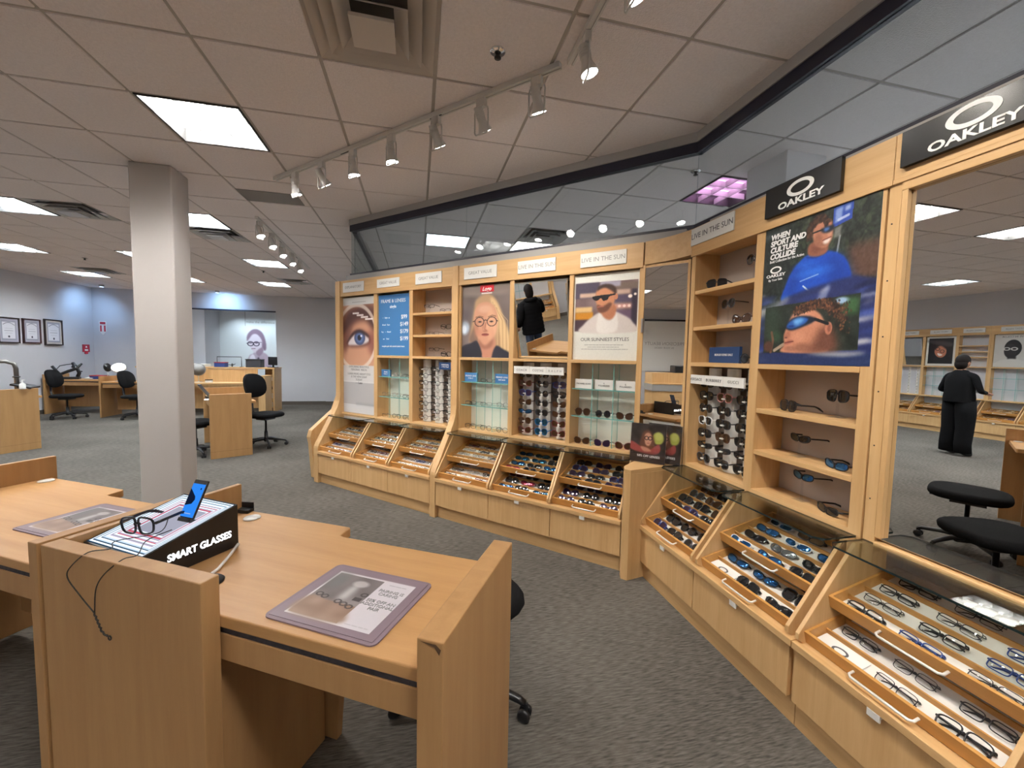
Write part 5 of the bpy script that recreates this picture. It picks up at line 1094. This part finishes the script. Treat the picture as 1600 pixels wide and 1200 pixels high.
# black desk phone on the small desk
o = thing('card_terminal', TR(-1.30, 4.5, .787, math.radians(-50)), 'dark tilted phone terminal on the small desk right of the column', 'terminal')
MB().box(-.06, .06, -.05, .05, 0, .03).build('base', BLACK, o); s_ = MB().box(-.06, .06, -.01, .01, .0, .24).build('handset', mat('grey_device', (.09, .09, .10), .4), o, bevel=.004); s_.matrix_local = TR(0, 0, .02, 0, math.radians(35)); MB().box(-.05, .05, -.013, -.01, .02, .21).build('screen', mat('grey_screen', (.16, .16, .17), .3), s_)
o = MB().box(-.13, .13, -.09, .09, 0, .004).box(-.1, .12, -.07, .08, .004, .007).build('paper_sheets', CARD); o.matrix_world = TR(-1.17, 4.34, .787, .4); tag(o, 'loose white papers on the small desk beside the phone terminal', 'paper')
def bottle(M, label):
    o = thing('lotion_bottle', M, label, 'bottle'); MB().lathe([(.03, 0), (.032, .01), (.032, .07), (.02, .085), (.011, .09), (.011, .10)], 20).build('body', WHITE, o)
    MB().lathe([(.013, .10), (.013, .112), (.005, .113), (.005, .13)], 14).box(-.006, .03, -.006, .006, .127, .137).build('pump', WHITE, o)
bottle(TR(-3.765, 4.76, .90), 'small white pump bottle on the left desk panel')
o = thing('instrument_arm', TR(-4.02, 4.95, .787, .3), 'bent metal instrument arm with a dark tray at the left photo edge', 'instrument')
MB().tube([(-.2, 0, .5), (-.06, 0, .50), (.02, 0, .47), (.04, 0, .40), (.04, 0, 0)], .026, 10).build('arm', mat('dark_steel', (.16, .15, .14), .3, .8), o); MB().tube([(.04, 0, .27), (.04, 0, .285)], .04, 12).build('collar', BLACK, o); MB().box(-.02, .20, -.16, .12, .16, .19, 0, Matrix.Rotation(.25, 4, 'Y')).build('head', BLACK, o, bevel=.008); MB().lathe([(.07, 0), (.07, .012), (.02, .02)], 16, M=Matrix.Translation((.04, 0, 0))).build('foot', BLACK, o)
# instruments on the far desk
o = thing('lens_meter', TR(-6.05, 8.98, .787, .4), 'black lens measuring instrument on the desk under the certificates', 'instrument')
MB().box(-.16, .14, -.1, .1, 0, .05).build('base', BLACK, o, bevel=.01); MB().tube([(.10, 0, .05), (.13, 0, .14), (.10, 0, .24), (.02, 0, .30)], .035, 10).build('column', BLACK, o); MB().tube([(-.16, 0, .12), (-.05, 0, .18), (.08, 0, .24), (.18, 0, .36)], [.03, .035, .035, .02], 10).build('barrel', BLACK, o); MB().tube([(-.30, 0, .30), (-.2, 0, .14)], .028, 10).build('eyepiece', BLACK, o); MB().lathe([(.03, 0), (.034, .02), (.02, .03)], 12, M=Matrix.Translation((.14, .06, .16))).build('dial', BLACK, o)
o = thing('desk_lamp', TR(-6.33, 9.05, .787, .2), 'black bent desk lamp left of the lens measuring instrument', 'lamp'); MB().lathe([(.07, 0), (.07, .015), (.02, .02)], 16).build('base', BLACK, o); MB().tube([(0, 0, .02), (-.04, 0, .22), (.02, 0, .30), (.14, 0, .33), (.26, 0, .35)], .009, 8).build('stem', BLACK, o); MB().tube([(.24, 0, .38), (.30, 0, .24)], [.03, .05], 12).build('shade', BLACK, o)
def boxthing(name, M, sx, sy, sz, m, label, cat, lid=None):
    o = thing(name, M, label, cat); MB().box(-sx/2, sx/2, -sy/2, sy/2, 0, sz).build('body', m, o, bevel=.004)
    if lid: MB().box(-sx/2-.003, sx/2+.003, -sy/2-.003, sy/2+.003, sz, sz+.02).build('lid', lid, o)
    return o
REDM = mat('red_plastic', (.35, .03, .05), .5); BLM = mat('royal_blue', (.02, .05, .22), .5)
boxthing('storage_box', TR(-5.58, 9.08, .787), .27, .18, .07, BLM, 'blue and red box on the far desk below the red wall sign', 'box', REDM)
o = MB().ell((0, 0, .02), (.13, .08, .022), 14, 6).build('white_cloth', CARD); o.matrix_world = TR(-5.72, 9.05, .787); tag(o, 'crumpled white cloth on the far desk left of the blue box', 'cloth')
def roundmirror(M, label, r, face, rim, h, tl=.15):
    o = thing('table_mirror', M, label, 'mirror', 'round table mirrors'); MB().lathe([(.075, 0), (.075, .012), (.012, .018)], 20).build('base', STEEL, o); MB().tube([(0, 0, .015), (0, 0, h-r*.8)], .009, 8).build('stem', STEEL, o)
    hM = Matrix.Translation((0, 0, h)) @ Matrix.Rotation(PI/2-tl, 4, 'X'); d_ = MB().lathe([(r*.9, -.02), (r, -.012), (r, .012), (r*.94, .016)], 30, M=hM).build('rim', rim, o); MB().lathe([(r*.92, .0165), (.001, .0168)], 30, M=hM).build('glass', face, o); return o
roundmirror(TR(-4.72, 8.3, .787, .35), 'round white glowing mirror on the desk left of the column', .13, emis('mirror_glow', (1, 1, 1), 3.0), STEEL, .30, .75)
roundmirror(TR(-5.33, 8.95, .787, 1.5), 'small black round mirror standing edge-on beside the blue box', .10, BLACK, BLACK, .28)
# certificates and red signs on the far walls
for (y0, y1, z0, z1, sd, lb) in ((7.88, 8.34, 1.58, 2.11, 0, 'framed certificate cut by the left photo edge'), (8.42, 8.84, 1.59, 2.12, 1, 'framed certificate in the middle with a dark red frame'), (8.94, 9.42, 1.56, 2.15, 2, 'rightmost framed certificate with a beige mat')):
    o = thing('framed_certificate', TR(-6.5, (y0+y1)/2, z0, PI/2), lb, 'certificate', 'framed certificates on the left wall'); W_, H_ = y1-y0, z1-z0
    fm_ = mat('dark_red_wood', (.05, .012, .012), .4) if sd == 1 else mat('dark_brown_wood', (.03, .016, .012), .4)
    f_ = MB()
    for b in ((-W_/2, -W_/2+.025, 0, H_), (W_/2-.025, W_/2, 0, H_), (-W_/2+.025, W_/2-.025, 0, .025), (-W_/2+.025, W_/2-.025, H_-.025, H_)): f_.box(b[0], b[1], -.035, -.002, b[2], b[3])
    f_.build('frame', fm_, o); c_ = obj('certificate', pic_cert(sd).mesh('certificate', W_-.05, H_-.05, .004), o); c_.location = (0, -.02, .025)
o = thing('alarm_sign', TR(-6.5, 10.13, 1.36, PI/2), 'small red sign with a white symbol near the wall corner', 'sign'); MB().box(-.11, .11, -.012, 0, .05, .24).box(-.05, .05, -.012, 0, 0, .05).build('board', mat('sign_red', (.45, .015, .04), .5), o); MB().add([(-.03, -.013, .16), (.03, -.013, .16), (.02, -.013, .20), (-.02, -.013, .20), (-.055, -.013, .08), (.055, -.013, .08), (.055, -.013, .12), (-.055, -.013, .12)], [(0, 1, 2, 3), (4, 5, 6, 7)]).build('symbol', INKW, o)
o = thing('extinguisher_sign', TR(-6.28, 10.4, 1.86), 'narrow red and white arrow sign on the back wall', 'sign'); MB().add([(-.08, 0, .36), (.08, 0, .36), (.08, 0, .10), (0, 0, 0), (-.08, 0, .10), (-.08, -.01, .36), (.08, -.01, .36), (.08, -.01, .10), (0, -.01, 0), (-.08, -.01, .10)], [(9, 8, 7, 6, 5), (0, 1, 2, 3, 4), (0, 5, 6, 1), (1, 6, 7, 2), (2, 7, 8, 3), (3, 8, 9, 4), (4, 9, 5, 0)]).build('board', CARD, o)
MB().box(-.06, .06, -.012, -.01, .28, .34).box(-.06, -.025, -.012, -.01, .09, .25).box(.025, .06, -.012, -.01, .09, .25).build('stripes', mat('sign_red', (.45, .015, .04), .5), o)

# ------------------------------------------------------------------ back counter
cn = thing('back_counter', TR(0, 8.8, 0), 'long maple counter at the back below the lit blue soffit', 'counter')
MB().box(-4.7, -1.74, 0, .55, 1.075, 1.11).build('worktop', MAPLEH, cn, bevel=.004)
for a, b in ((-4.68, -3.2), (-3.195, -2.42), (-2.415, -2.13)): MB().box(a, b, .01, .03, .10, 1.07).build('front_panel', MAPLE, cn)
MB().box(-4.68, -2.13, .05, .54, .0, .09).build('kickboard', BASE, cn); MB().box(-1.79, -1.75, -.02, .54, 0, 1.07).build('end_panel', MAPLE, cn); MB().box(-2.13, -1.79, .52, .54, .1, 1.07).build('back_panel', MAPLE, cn)
for z in (.12, .34, .56, .78): MB().box(-2.13, -1.80, .0, .52, z-.02, z).build('shelf', MAPLEH, cn)
lw = thing('service_ledge', TR(0, 8.3, 0), 'lower maple ledge in front of the back counter with an end post', 'ledge'); MB().box(-3.6, -1.86, 0, .48, .72, .755).build('worktop', MAPLEH, lw, bevel=.004); MB().box(-1.95, -1.80, .0, .46, 0, .93).build('end_panel', MAPLE, lw, bevel=.004)
boxthing('white_tray', TR(-3.45, 9.0, 1.111), .32, .3, .07, WHITE, 'white tray stack at the left of the back counter', 'tray'); 
o = thing('wire_frame_stand', TR(-2.84, 9.05, 1.111), 'black open wire frame stand on the back counter', 'stand'); MB().tube([(-.27, 0, 0), (-.27, 0, .25), (.27, 0, .25), (.27, 0, 0)], .009, 8).build('frame', BLACK, o); MB().tube([(-.27, -.1, .006), (-.27, .1, .006)], .008, 8).tube([(.27, -.1, .006), (.27, .1, .006)], .008, 8).build('feet', BLACK, o)
boxthing('storage_box', TR(-2.98, 8.95, 1.111), .23, .2, .1, BLM, 'blue box with red top inside the black wire stand', 'box', REDM)
o = thing('toy_figure', TR(-2.73, 8.92, 1.111), 'small dark winged ornament on the counter inside the wire stand', 'ornament'); MB().ell((0, 0, .05), (.02, .015, .045), 12, 8).build('body', BLACK, o); MB().tube([(-.09, 0, .06), (0, 0, .05), (.08, 0, .08)], [.006, .014, .006], 6).build('wing', BLACK, o)
def crate(M, label):
    o = thing('crate', M, label, 'crate'); m = MB().box(-.17, .17, -.12, .12, 0, .006)
    m.box(-.17, .17, -.12, -.112, 0, .2).box(-.17, .17, .112, .12, 0, .2).box(-.17, -.162, -.112, .112, 0, .2).box(.162, .17, -.112, .112, 0, .2); m.build('basket', mat('slate_plastic', (.04, .045, .06), .5), o); MB().box(-.18, .18, -.13, .13, .19, .205).build('rim', BLACK, o)
crate(TR(-2.24, 8.98, 1.111), 'dark plastic crate in front of the portrait on the back counter')
o = thing('monitor', TR(-1.84, 9.0, 1.111, -.7), 'dark monitor at the right end of the back counter', 'monitor'); MB().box(-.1, .1, -.08, .08, 0, .012).build('base', BLACK, o); MB().box(-.02, .02, -.01, .02, .012, .1).build('stem', BLACK, o); MB().box(-.17, .17, -.02, .01, .06, .27).build('screen', BLACK, o, bevel=.004)
r_ = random.Random(5)
for z in (.121, .341, .561, .781):
    for k in range(3):
        sx = .07+.03*r_.random(); boxthing('carton', TR(-2.06+.10*k, 8.95, z), sx, .2, .06+.08*r_.random(), [CARD, mat('slate_plastic', (.04, .045, .06), .5), BLACK][r_.randrange(3)], 'small %s box on the %s shelf at the end of the back counter' % (['left', 'middle', 'right'][k], {.121: 'lowest', .341: 'second', .561: 'third', .781: 'top'}[z]), 'box')
roundmirror(TR(-3.27, 8.5, .757, .1), 'grey round table mirror on the ledge right of the column', .145, mat('grey_mirror', (.22, .21, .20), .5), mat('grey_rim', (.2, .2, .2), .5), .30)
o = boxthing('white_case', TR(-3.05, 8.48, .757, .3), .14, .08, .05, WHITE, 'small white and dark case beside the grey round mirror', 'case', BLACK)
# the room behind the counter
wg = poster(pic_sketch(), 'wall_graphic', 'large grey portrait graphic of a woman in glasses behind the counter', TR(-3.66, 13.17, .95), .95, 1.42, 'wall graphic', edge=CARD)
box_struct('wall_lab_panel', -4.75, -2.0, 13.185, 13.2, 0, CH, mat('pale_panel', (.66, .70, .72), .6)); box_struct('trim_lab', -3.98, -3.965, 13.175, 13.186, 0, CH, mat('seam_grey', (.35, .36, .38), .6)); box_struct('wall_lab_left', -5.15, -4.75, 12.2, 13.2, 0, 2.95, WALLP)
text('make the difference', .11, INKL, wg, TR(.16, -.002, 1.56) @ UP)
for k, z in enumerate((1.25, 1.55, 2.2)): 
    o = MB().box(-5.5, -5.16, 12.85, 13.15, z, z+.03).build('lab_shelf', WHITE); tag(o, 'white wall shelf in the back room, %s' % ['lowest of three', 'middle of three', 'highest of three'][k], 'shelf', 'shelves in the back room')
for k, z in enumerate((1.58, 2.23)):
    o = thing('lab_machine', TR(-5.34, 13.0, z), 'dark upright device on the %s back room shelf' % ['middle', 'highest'][k], 'device'); MB().box(-.06, .06, -.08, .08, 0, .05).box(-.02, .02, -.03, .03, .05, .40).build('column', BLACK, o); MB().box(-.07, .07, -.07, .05, .40, .5).build('head', mat('grey_device', (.09, .09, .10), .4), o)
def labspot(x, label):
    o = empty('spotlight', TR(x, 12.3, CH), label, 'spotlight', 'spotlights in the back room'); obj('bracket', yk, o); h = obj('lamp_head', hdm, o); h.location = (0, 0, -.13); h.rotation_euler = (math.radians(35), 0, 0); h.scale = (1.4,)*3
    ld = bpy.data.lights.new('spot_beam', 'SPOT'); ld.energy = 45; ld.color = (.75, .9, 1); ld.spot_size = 1.5; ld.spot_blend = .8; lo = bpy.data.objects.new('spot_beam', ld); COL.objects.link(lo); lo.parent = h; lo.location = (0, 0, -.09)
for k, x in enumerate((-4.1, -3.6, -3.05)): labspot(x, 'small spotlight in the back room above the portrait, %s' % ['left', 'middle', 'right'][k])
# blue wash on the soffit and the far corner comes from two cool wall washers
def washer(x, y, label, e, tx, ty, tz):
    o = empty('wall_washer', TR(x, y, CH-.02), label, 'ceiling light', 'small blue wall washers'); MB().lathe([(.05, .018), (.05, -.03), (.04, -.032)], 18).build('body', TW, o); MB().lathe([(.039, -.0325), (.001, -.033)], 18).build('bulb', emis('blue_bulb', (.4, .65, 1), 8), o)
    ld = bpy.data.lights.new('wash_beam', 'SPOT'); ld.energy = e; ld.color = (.36, .62, 1); ld.spot_size = 2.4; ld.spot_blend = 1; ld.shadow_soft_size = .05; lo = bpy.data.objects.new('wash_beam', ld); COL.objects.link(lo); lo.parent = o; lo.location = (0, 0, -.06)
    lo.rotation_euler = (Vector((tx-x, ty-y, tz-CH+.08))).to_track_quat('-Z', 'Y').to_euler()
washer(-3.4, 9.85, 'small blue wall washer lamp over the soffit', 60, -3.4, 10.4, 2.6); washer(-5.9, 9.8, 'small blue wall washer lamp in the far left corner', 45, -6.5, 10.0, 2.0)
PERSON2 = (-1.58, -.24, 0, math.radians(-100))
# ------------------------------------------------------------------ opposite wall, seen in the mirrors
def copycab(bays, label, ends, posts, body): return cabinet(FO, 'display_cabinet', label, bays, 2.19, 2.355, ends, posts, body)
o1 = copycab([dict(s=(3.68, 4.16), shelves=[1.95, 1.82, 1.7], back=BACKG), dict(s=(4.22, 4.78), glass=G, back=BACKW), dict(s=(4.84, 5.40), back=BACKG)], 'maple display cabinet across the room with the scarf poster, seen in the mirror', [(5.44, 5.5)], [(3.65, 3.678), (4.162, 4.218), (4.782, 4.838), (5.402, 5.438)], (3.65, 5.44))
o2 = copycab([dict(s=(1.9, 2.4), glass=G, back=BACKW), dict(s=(2.46, 2.98), shelves=[1.95, 1.7], back=BACKG), dict(s=(3.04, 3.6), glass=G, back=mat('blue_back_board', rgb(60, 104, 170), .5))], 'maple display cabinet across the room with the black and white poster, seen in the mirror', [(1.8, 1.868)], [(1.87, 1.898), (2.402, 2.458), (2.982, 3.038), (3.602, 3.648)], (1.868, 3.648))
o3 = copycab([dict(s=(5.56, 6.1), glass=G, back=BACKW), dict(s=(6.16, 6.7), shelves=[1.95, 1.7], back=BACKG)], 'maple display cabinet across the room nearest the certificates, seen in the mirror', [(6.75, 6.82)], [(5.502, 5.558), (6.102, 6.158), (6.702, 6.748)], (5.502, 6.75))
o4 = copycab([dict(s=(-2.25, -1.7), back=BACKG), dict(s=(-1.64, -1.1), glass=G, back=BACKW), dict(s=(-1.04, -.5), shelves=[1.95, 1.7], back=BACKG)], 'maple display cabinet reflected behind the person in the leaning mirror', [(-2.4, -2.318), (-.44, -.36)], [(-2.316, -2.252), (-1.698, -1.642), (-1.098, -1.042), (-.498, -.442)], (-2.316, -.44))
for nm, (a, e), sd in (('reflected in leaning mirror', (-2.25, -1.7), 35), ('reflected left in leaning mirror', (-1.64, -1.1), 36)):
    fill(FO, a, e, 'upper', lt, nm, False, 3, sd, skip={(3, 0), (3, 1), (3, 2)}); fill(FO, a, e, 'lower', lt, nm, False, 3, sd+10, skip={(2, 0), (2, 1), (2, 2)})
post_at(FO, pic_scarf(), 4.23, 4.77, 1.492, 2.16, .08, 'white bordered poster of a laughing woman with glasses and dark scarf, seen in the mirror'); pmono = post_at(FO, pic_mono(), 3.045, 3.595, 1.492, 2.16, .08, 'black and white poster of a person in pale sunglasses, seen in the mirror')
post_at(FO, pic_couch(), 5.57, 6.09, 1.492, 2.16, .08, 'reddish poster at the left edge of the mirrored wall')
m2 = empty('leaning_mirror', P(FO, 5.12, .03, 1.492, 0, math.radians(7)), 'dark leaning mirror across the room, seen in the big wall mirror', 'mirror'); MB().box(-.26, .26, .002, .012, 0, .655).build('frame', STEEL, m2); MB().box(-.25, .25, 0, .002, .009, .646).build('mirror', MIRROR, m2)
rack(FO, 4.86, 5.38, 'white eyeglass rack across the room, seen in the mirror', 8, WHITE)
for k, (a, e) in enumerate(((1.95, 2.35), (2.5, 2.9), (3.1, 3.5), (3.74, 4.1), (4.3, 4.7), (4.92, 5.3), (5.6, 6.0))):
    sign(FO, a, e, 2.225, 2.32, .113, 'GREAT VALUE', 'white header sign across the room, place %s from the near end' % ords[k], ink=INKL)
text('LIVE IN COLOR', .05, INK, pmono, TR(0, -.001, .62) @ UP)
for nm, (a, e), sd in (('reflected under scarf poster', (4.22, 4.78), 31), ('reflected beside scarf poster', (3.68, 4.16), 32), ('reflected under monochrome poster', (3.04, 3.6), 33), ('reflected under dark mirror', (4.84, 5.4), 34)):
    fill(FO, a, e, 'upper', lt, nm, False, 3, sd, skip={(3, 0), (3, 1), (3, 2)}); fill(FO, a, e, 'lower', lt, nm, False, 3, sd+10, skip={(2, 0), (2, 1), (2, 2)})
# reception counter and banner across the room, seen in the corner mirror
bn = empty('wall_banner', TR(-6.49, -3.3, 1.15, PI/2), 'large white banner with two lines of print across the room, seen in the corner mirror', 'banner'); MB().box(-1.0, 1.0, -.03, 0, 0, 1.55).build('sheet', CARD, bn); MB().box(-1.02, 1.02, -.05, 0, 1.55, 1.6).build('rail', BLACK, bn)
text('PRECISION BEAUTY', .14, INKL, bn, Matrix.Translation((0, -.0305, .85)) @ UP); text('IN YOUR VISION', .08, INKL, bn, Matrix.Translation((0, -.0305, .72)) @ UP)
rc = empty('reception_counter', TR(-4.6, -4.0, 0, PI/2), 'maple reception counter with grey band across the room, seen in the corner mirror', 'counter')
MB().box(-1.6, 1.6, 0, .7, .0, .66).build('front', MAPLE, rc); MB().box(-1.62, 1.62, -.02, .72, .66, .84).build('grey_band', GREYTRIM, rc); MB().box(-1.62, 1.62, -.03, .73, .84, .87).build('worktop', MAPLEH, rc); MB().box(.1, 1.6, .1, .72, .87, 1.15).build('raised_box', MAPLE, rc)
for k in range(3): MB().box(-1.58+1.06*k, -.54+1.06*k, -.008, 0, .12, .60).build('drawer_front', MAPLEH, rc)
o = MB().box(-.2, .2, -.15, .15, 0, .2).build('printer', BLACK, bevel=.02); o.matrix_world = TR(-5.0, -3.2, 1.151); tag(o, 'black printer on the mirrored reception counter', 'printer')

# ------------------------------------------------------------------ people
SKIN = mat('skin', rgb(196, 148, 122), .55); HAIR = mat('dark_hair', (.012, .008, .007), .7, spec=.2); CLOTH = mat('black_cloth', (.008, .008, .009), .95, spec=.1); JEANS = mat('blue_jeans', (.035, .06, .12), .85, noise=(40, .25)); SHOE = mat('black_shoe', (.01, .01, .011), .5)
def skinmesh(nodes, edges, root, name):
    me = bpy.data.meshes.new(name); me.from_pydata([n[0] for n in nodes], edges, []); o = bpy.data.objects.new(name, me); COL.objects.link(o)
    sk = o.modifiers.new('skin', 'SKIN'); sk.use_smooth_shade = True
    if not me.skin_vertices: me.skin_vertices.new()
    for i, n in enumerate(nodes):
        v = me.skin_vertices[0].data[i]; v.radius = n[1]; v.use_root = (i == root)
    sb = o.modifiers.new('sub', 'SUBSURF'); sb.levels = 2; sb.render_levels = 2
    dg = bpy.context.evaluated_depsgraph_get(); dg.update(); r = bpy.data.meshes.new_from_object(o.evaluated_get(dg)); bpy.data.objects.remove(o); return r
def person(M, label, arms, legs, lower, bend=0.0, headyaw=0.0, hands=True, hairlen=.0):
    """faces -y; arms: two lists of shoulder->elbow->wrist points; legs: hip->knee->ankle->toe"""
    o = empty('person', M, label, 'person')
    N = [((0, 0, .92), (.155, .115)), ((0, 0, 1.06), (.145, .105)), ((0, .0, 1.22), (.15, .11)), ((0, 0, 1.34), (.12, .085)), ((0, .005, 1.42), (.055, .055)), ((0, -.01, 1.47), (.05, .05))]; E = [(0, 1), (1, 2), (2, 3), (3, 4), (4, 5)]
    for sd, arm in zip((-1, 1), arms):
        i = len(N); rr = [(.062, .062), (.05, .05), (.042, .042), (.036, .036), (.028, .028)]
        sh, el, wr = map(Vector, arm); pts = [sh, (sh+el)/2, el, (el+wr)/2, wr]
        for p_, r in zip(pts, rr): N.append((tuple(p_), r))
        E += [(3, i)]+[(i+k, i+k+1) for k in range(4)]
    for sd, leg in zip((-1, 1), legs):
        i = len(N); hp, kn, an, to = map(Vector, leg); pts = [hp, (hp+kn)/2, kn, (kn*.6+an*.4), an, (an+to)/2+Vector((0, 0, -.02)), to]; rr = [(.10, .105), (.088, .088), (.066, .066), (.064, .064), (.045, .048), (.045, .038), (.04, .03)]
        for p_, r in zip(pts, rr): N.append((tuple(p_), r))
        E += [(0, i)]+[(i+k, i+k+1) for k in range(6)]
    me = skinmesh(N, E, 0, 'body')
    for m in (CLOTH, lower, SHOE, SKIN): me.materials.append(m)
    mi = []
    wr = [Vector(a[2]) for a in arms]
    for p_ in me.polygons:
        c = p_.center
        mi.append(3 if c.z > 1.435 or min((c-w_).length for w_ in wr) < .03 else 2 if c.z < .085 else 1 if c.z < .86 and min((c-w_).length for w_ in wr) > .2 else 0)
    me.polygons.foreach_set('material_index', mi); bm = bmesh.new(); bm.from_mesh(me)
    b = MB(); hy = Matrix.Translation((0, -.02, 1.56)) @ Matrix.Rotation(headyaw, 4, 'Z')
    b.ell((0, 0, .0), (.073, .09, .11), 20, 14, 3, hy); b.ell((0, -.092, -.012), (.013, .02, .022), 10, 8, 3, hy)
    for sd in (-1, 1):
        b.ell((sd*.074, .005, -.005), (.012, .022, .032), 8, 6, 3, hy); b.ell((sd*.03, -.082, .005), (.012, .006, .007), 8, 6, 4, hy)
    b.ell((0, -.084, -.052), (.024, .006, .007), 10, 6, 5, hy)
    if hands:
        for sd, arm in zip((-1, 1), arms):
            el, wr_ = Vector(arm[1]), Vector(arm[2]); d = (wr_-el).normalized(); s = d.cross(Vector((0, 0, 1))).normalized(); n = s.cross(d); pc = wr_+d*.05
            Mh = Matrix((s, d, n)).transposed().to_4x4(); Mh.translation = pc; b.ell((0, 0, 0), (.036, .05, .016), 12, 8, 3, Mh)
            for k, (ox, ln) in enumerate(((-.027, .055), (-.009, .068), (.009, .064), (.027, .05))):
                b.tube([Mh @ Vector((ox, .035, 0)), Mh @ Vector((ox*1.1, .035+ln*.5, -.006)), Mh @ Vector((ox*1.1, .035+ln, -.03))], [.009, .0085, .007], 8, 3)
            b.tube([Mh @ Vector((sd*-.03, -.015, 0)), Mh @ Vector((sd*-.055, .02, -.01)), Mh @ Vector((sd*-.05, .05, -.025))], [.011, .010, .008], 8, 3)
    for m in (HAIR, mat('lips', rgb(150, 80, 76), .5)): me.materials.append(m)
    t = bpy.data.meshes.new('t'); t.from_pydata(b.v, [], b.f); t.polygons.foreach_set('material_index', b.m); t.polygons.foreach_set('use_smooth', b.sm); bm.from_mesh(t); bm.to_mesh(me); bm.free(); bpy.data.meshes.remove(t)
    me.polygons.foreach_set('use_smooth', [True]*len(me.polygons)); obj('body', me, o)
    hr = MB(); hr.ell((0, .018, .028), (.088, .098, .108), 20, 14, 0, hy); hr.ell((0, .045, -.03), (.085, .07, .10+hairlen), 18, 12, 0, hy); h = hr.build('hair', HAIR, o); return o
# staff member reflected in the big mirror: stands facing the far wall
wm = person(TR(-3.46, 2.44, 0, math.radians(-78)), 'person in black clothes with short dark hair seen from behind in the big mirror',
    [[(-.19, 0, 1.33), (-.30, .02, 1.08), (-.20, -.24, 1.03)], [(.19, 0, 1.33), (.30, .0, 1.09), (.16, -.26, 1.06)]], [[(-.09, 0, .86), (-.10, -.02, .47), (-.10, .02, .08), (-.11, -.16, .04)], [(.09, 0, .86), (.10, -.02, .47), (.11, .02, .08), (.12, -.16, .04)]], CLOTH)
sw = MB()
n = 26; rows = [(.90, .215, .155), (.98, .215, .16), (1.08, .20, .15), (1.2, .205, .15), (1.3, .20, .135), (1.38, .14, .10), (1.43, .075, .07)]
for (z, a, c) in rows: sw.v += [(a*math.cos(2*PI*j/n), c*math.sin(2*PI*j/n)+.01, z) for j in range(n)]
sw.f = [(i*n+j, i*n+(j+1) % n, (i+1)*n+(j+1) % n, (i+1)*n+j) for i in range(6) for j in range(n)]; sw.m = [0]*len(sw.f); sw.sm = [True]*len(sw.f); sw.build('sweater', CLOTH, wm)
tr = MB()
for sd in (-1, 1): tr.tube([(sd*.095, 0, .92), (sd*.105, -.01, .7), (sd*.11, -.01, .45), (sd*.115, .01, .2), (sd*.12, .0, .06)], [.125, .125, .11, .105, .105], 14)
tr.build('trousers', CLOTH, wm)
tb_ = MB().box(-.11, .11, -.006, .006, 0, .16).build('tablet', mat('pale_tablet', (.4, .42, .45), .4)); tb_.matrix_world = wm.matrix_world @ TR(-.02, -.36, 1.05, 0, math.radians(-55)); tag(tb_, 'pale tablet held by the person in black', 'tablet')
# customer reflected in the leaning mirror
cu = person(TR(*PERSON2), 'person in a black puffer jacket and blue jeans reflected in the leaning mirror',
    [[(-.19, 0, 1.33), (-.27, .06, 1.08), (-.25, -.10, .92)], [(.19, 0, 1.33), (.30, -.14, 1.14), (.34, -.40, 1.10)]], [[(-.09, 0, .86), (-.10, -.02, .47), (-.10, .02, .08), (-.11, -.16, .04)], [(.09, 0, .86), (.12, -.10, .47), (.12, .06, .09), (.12, -.12, .05)]], JEANS, hairlen=.03)
jk = MB(); rows = []
for i in range(29):
    t = i/28; z = .74+.69*t; p_ = .012*abs(math.sin(t*PI*9)); w_ = .215+.012*math.cos(t*5)-max(0, t-.8)*.62
    jk.v += [((w_+p_)*math.cos(2*PI*j/n), (w_*.76+p_)*math.sin(2*PI*j/n)+.01, z) for j in range(n)]
jk.f = [(i*n+j, i*n+(j+1) % n, (i+1)*n+(j+1) % n, (i+1)*n+j) for i in range(28) for j in range(n)]; jk.m = [0]*len(jk.f); jk.sm = [True]*len(jk.f); jk.build('jacket', CLOTH, cu)
slv = MB(); slv.tube([(.17, 0, 1.33), (.24, -.07, 1.24), (.30, -.14, 1.14), (.32, -.27, 1.12), (.335, -.38, 1.10)], [.085, .085, .08, .072, .06], 12).tube([(-.17, 0, 1.33), (-.23, .03, 1.2), (-.27, .06, 1.08), (-.26, -.02, 1.0), (-.25, -.09, .93)], [.085, .085, .08, .072, .06], 12).build('sleeves', CLOTH, cu)
hd3 = MB(); hd3.tube([(.10*math.cos(a), .06+.075*math.sin(a), 1.40) for a in [-.3+(PI+.6)*i/10 for i in range(11)]], .04, 10).build('hood', CLOTH, cu)
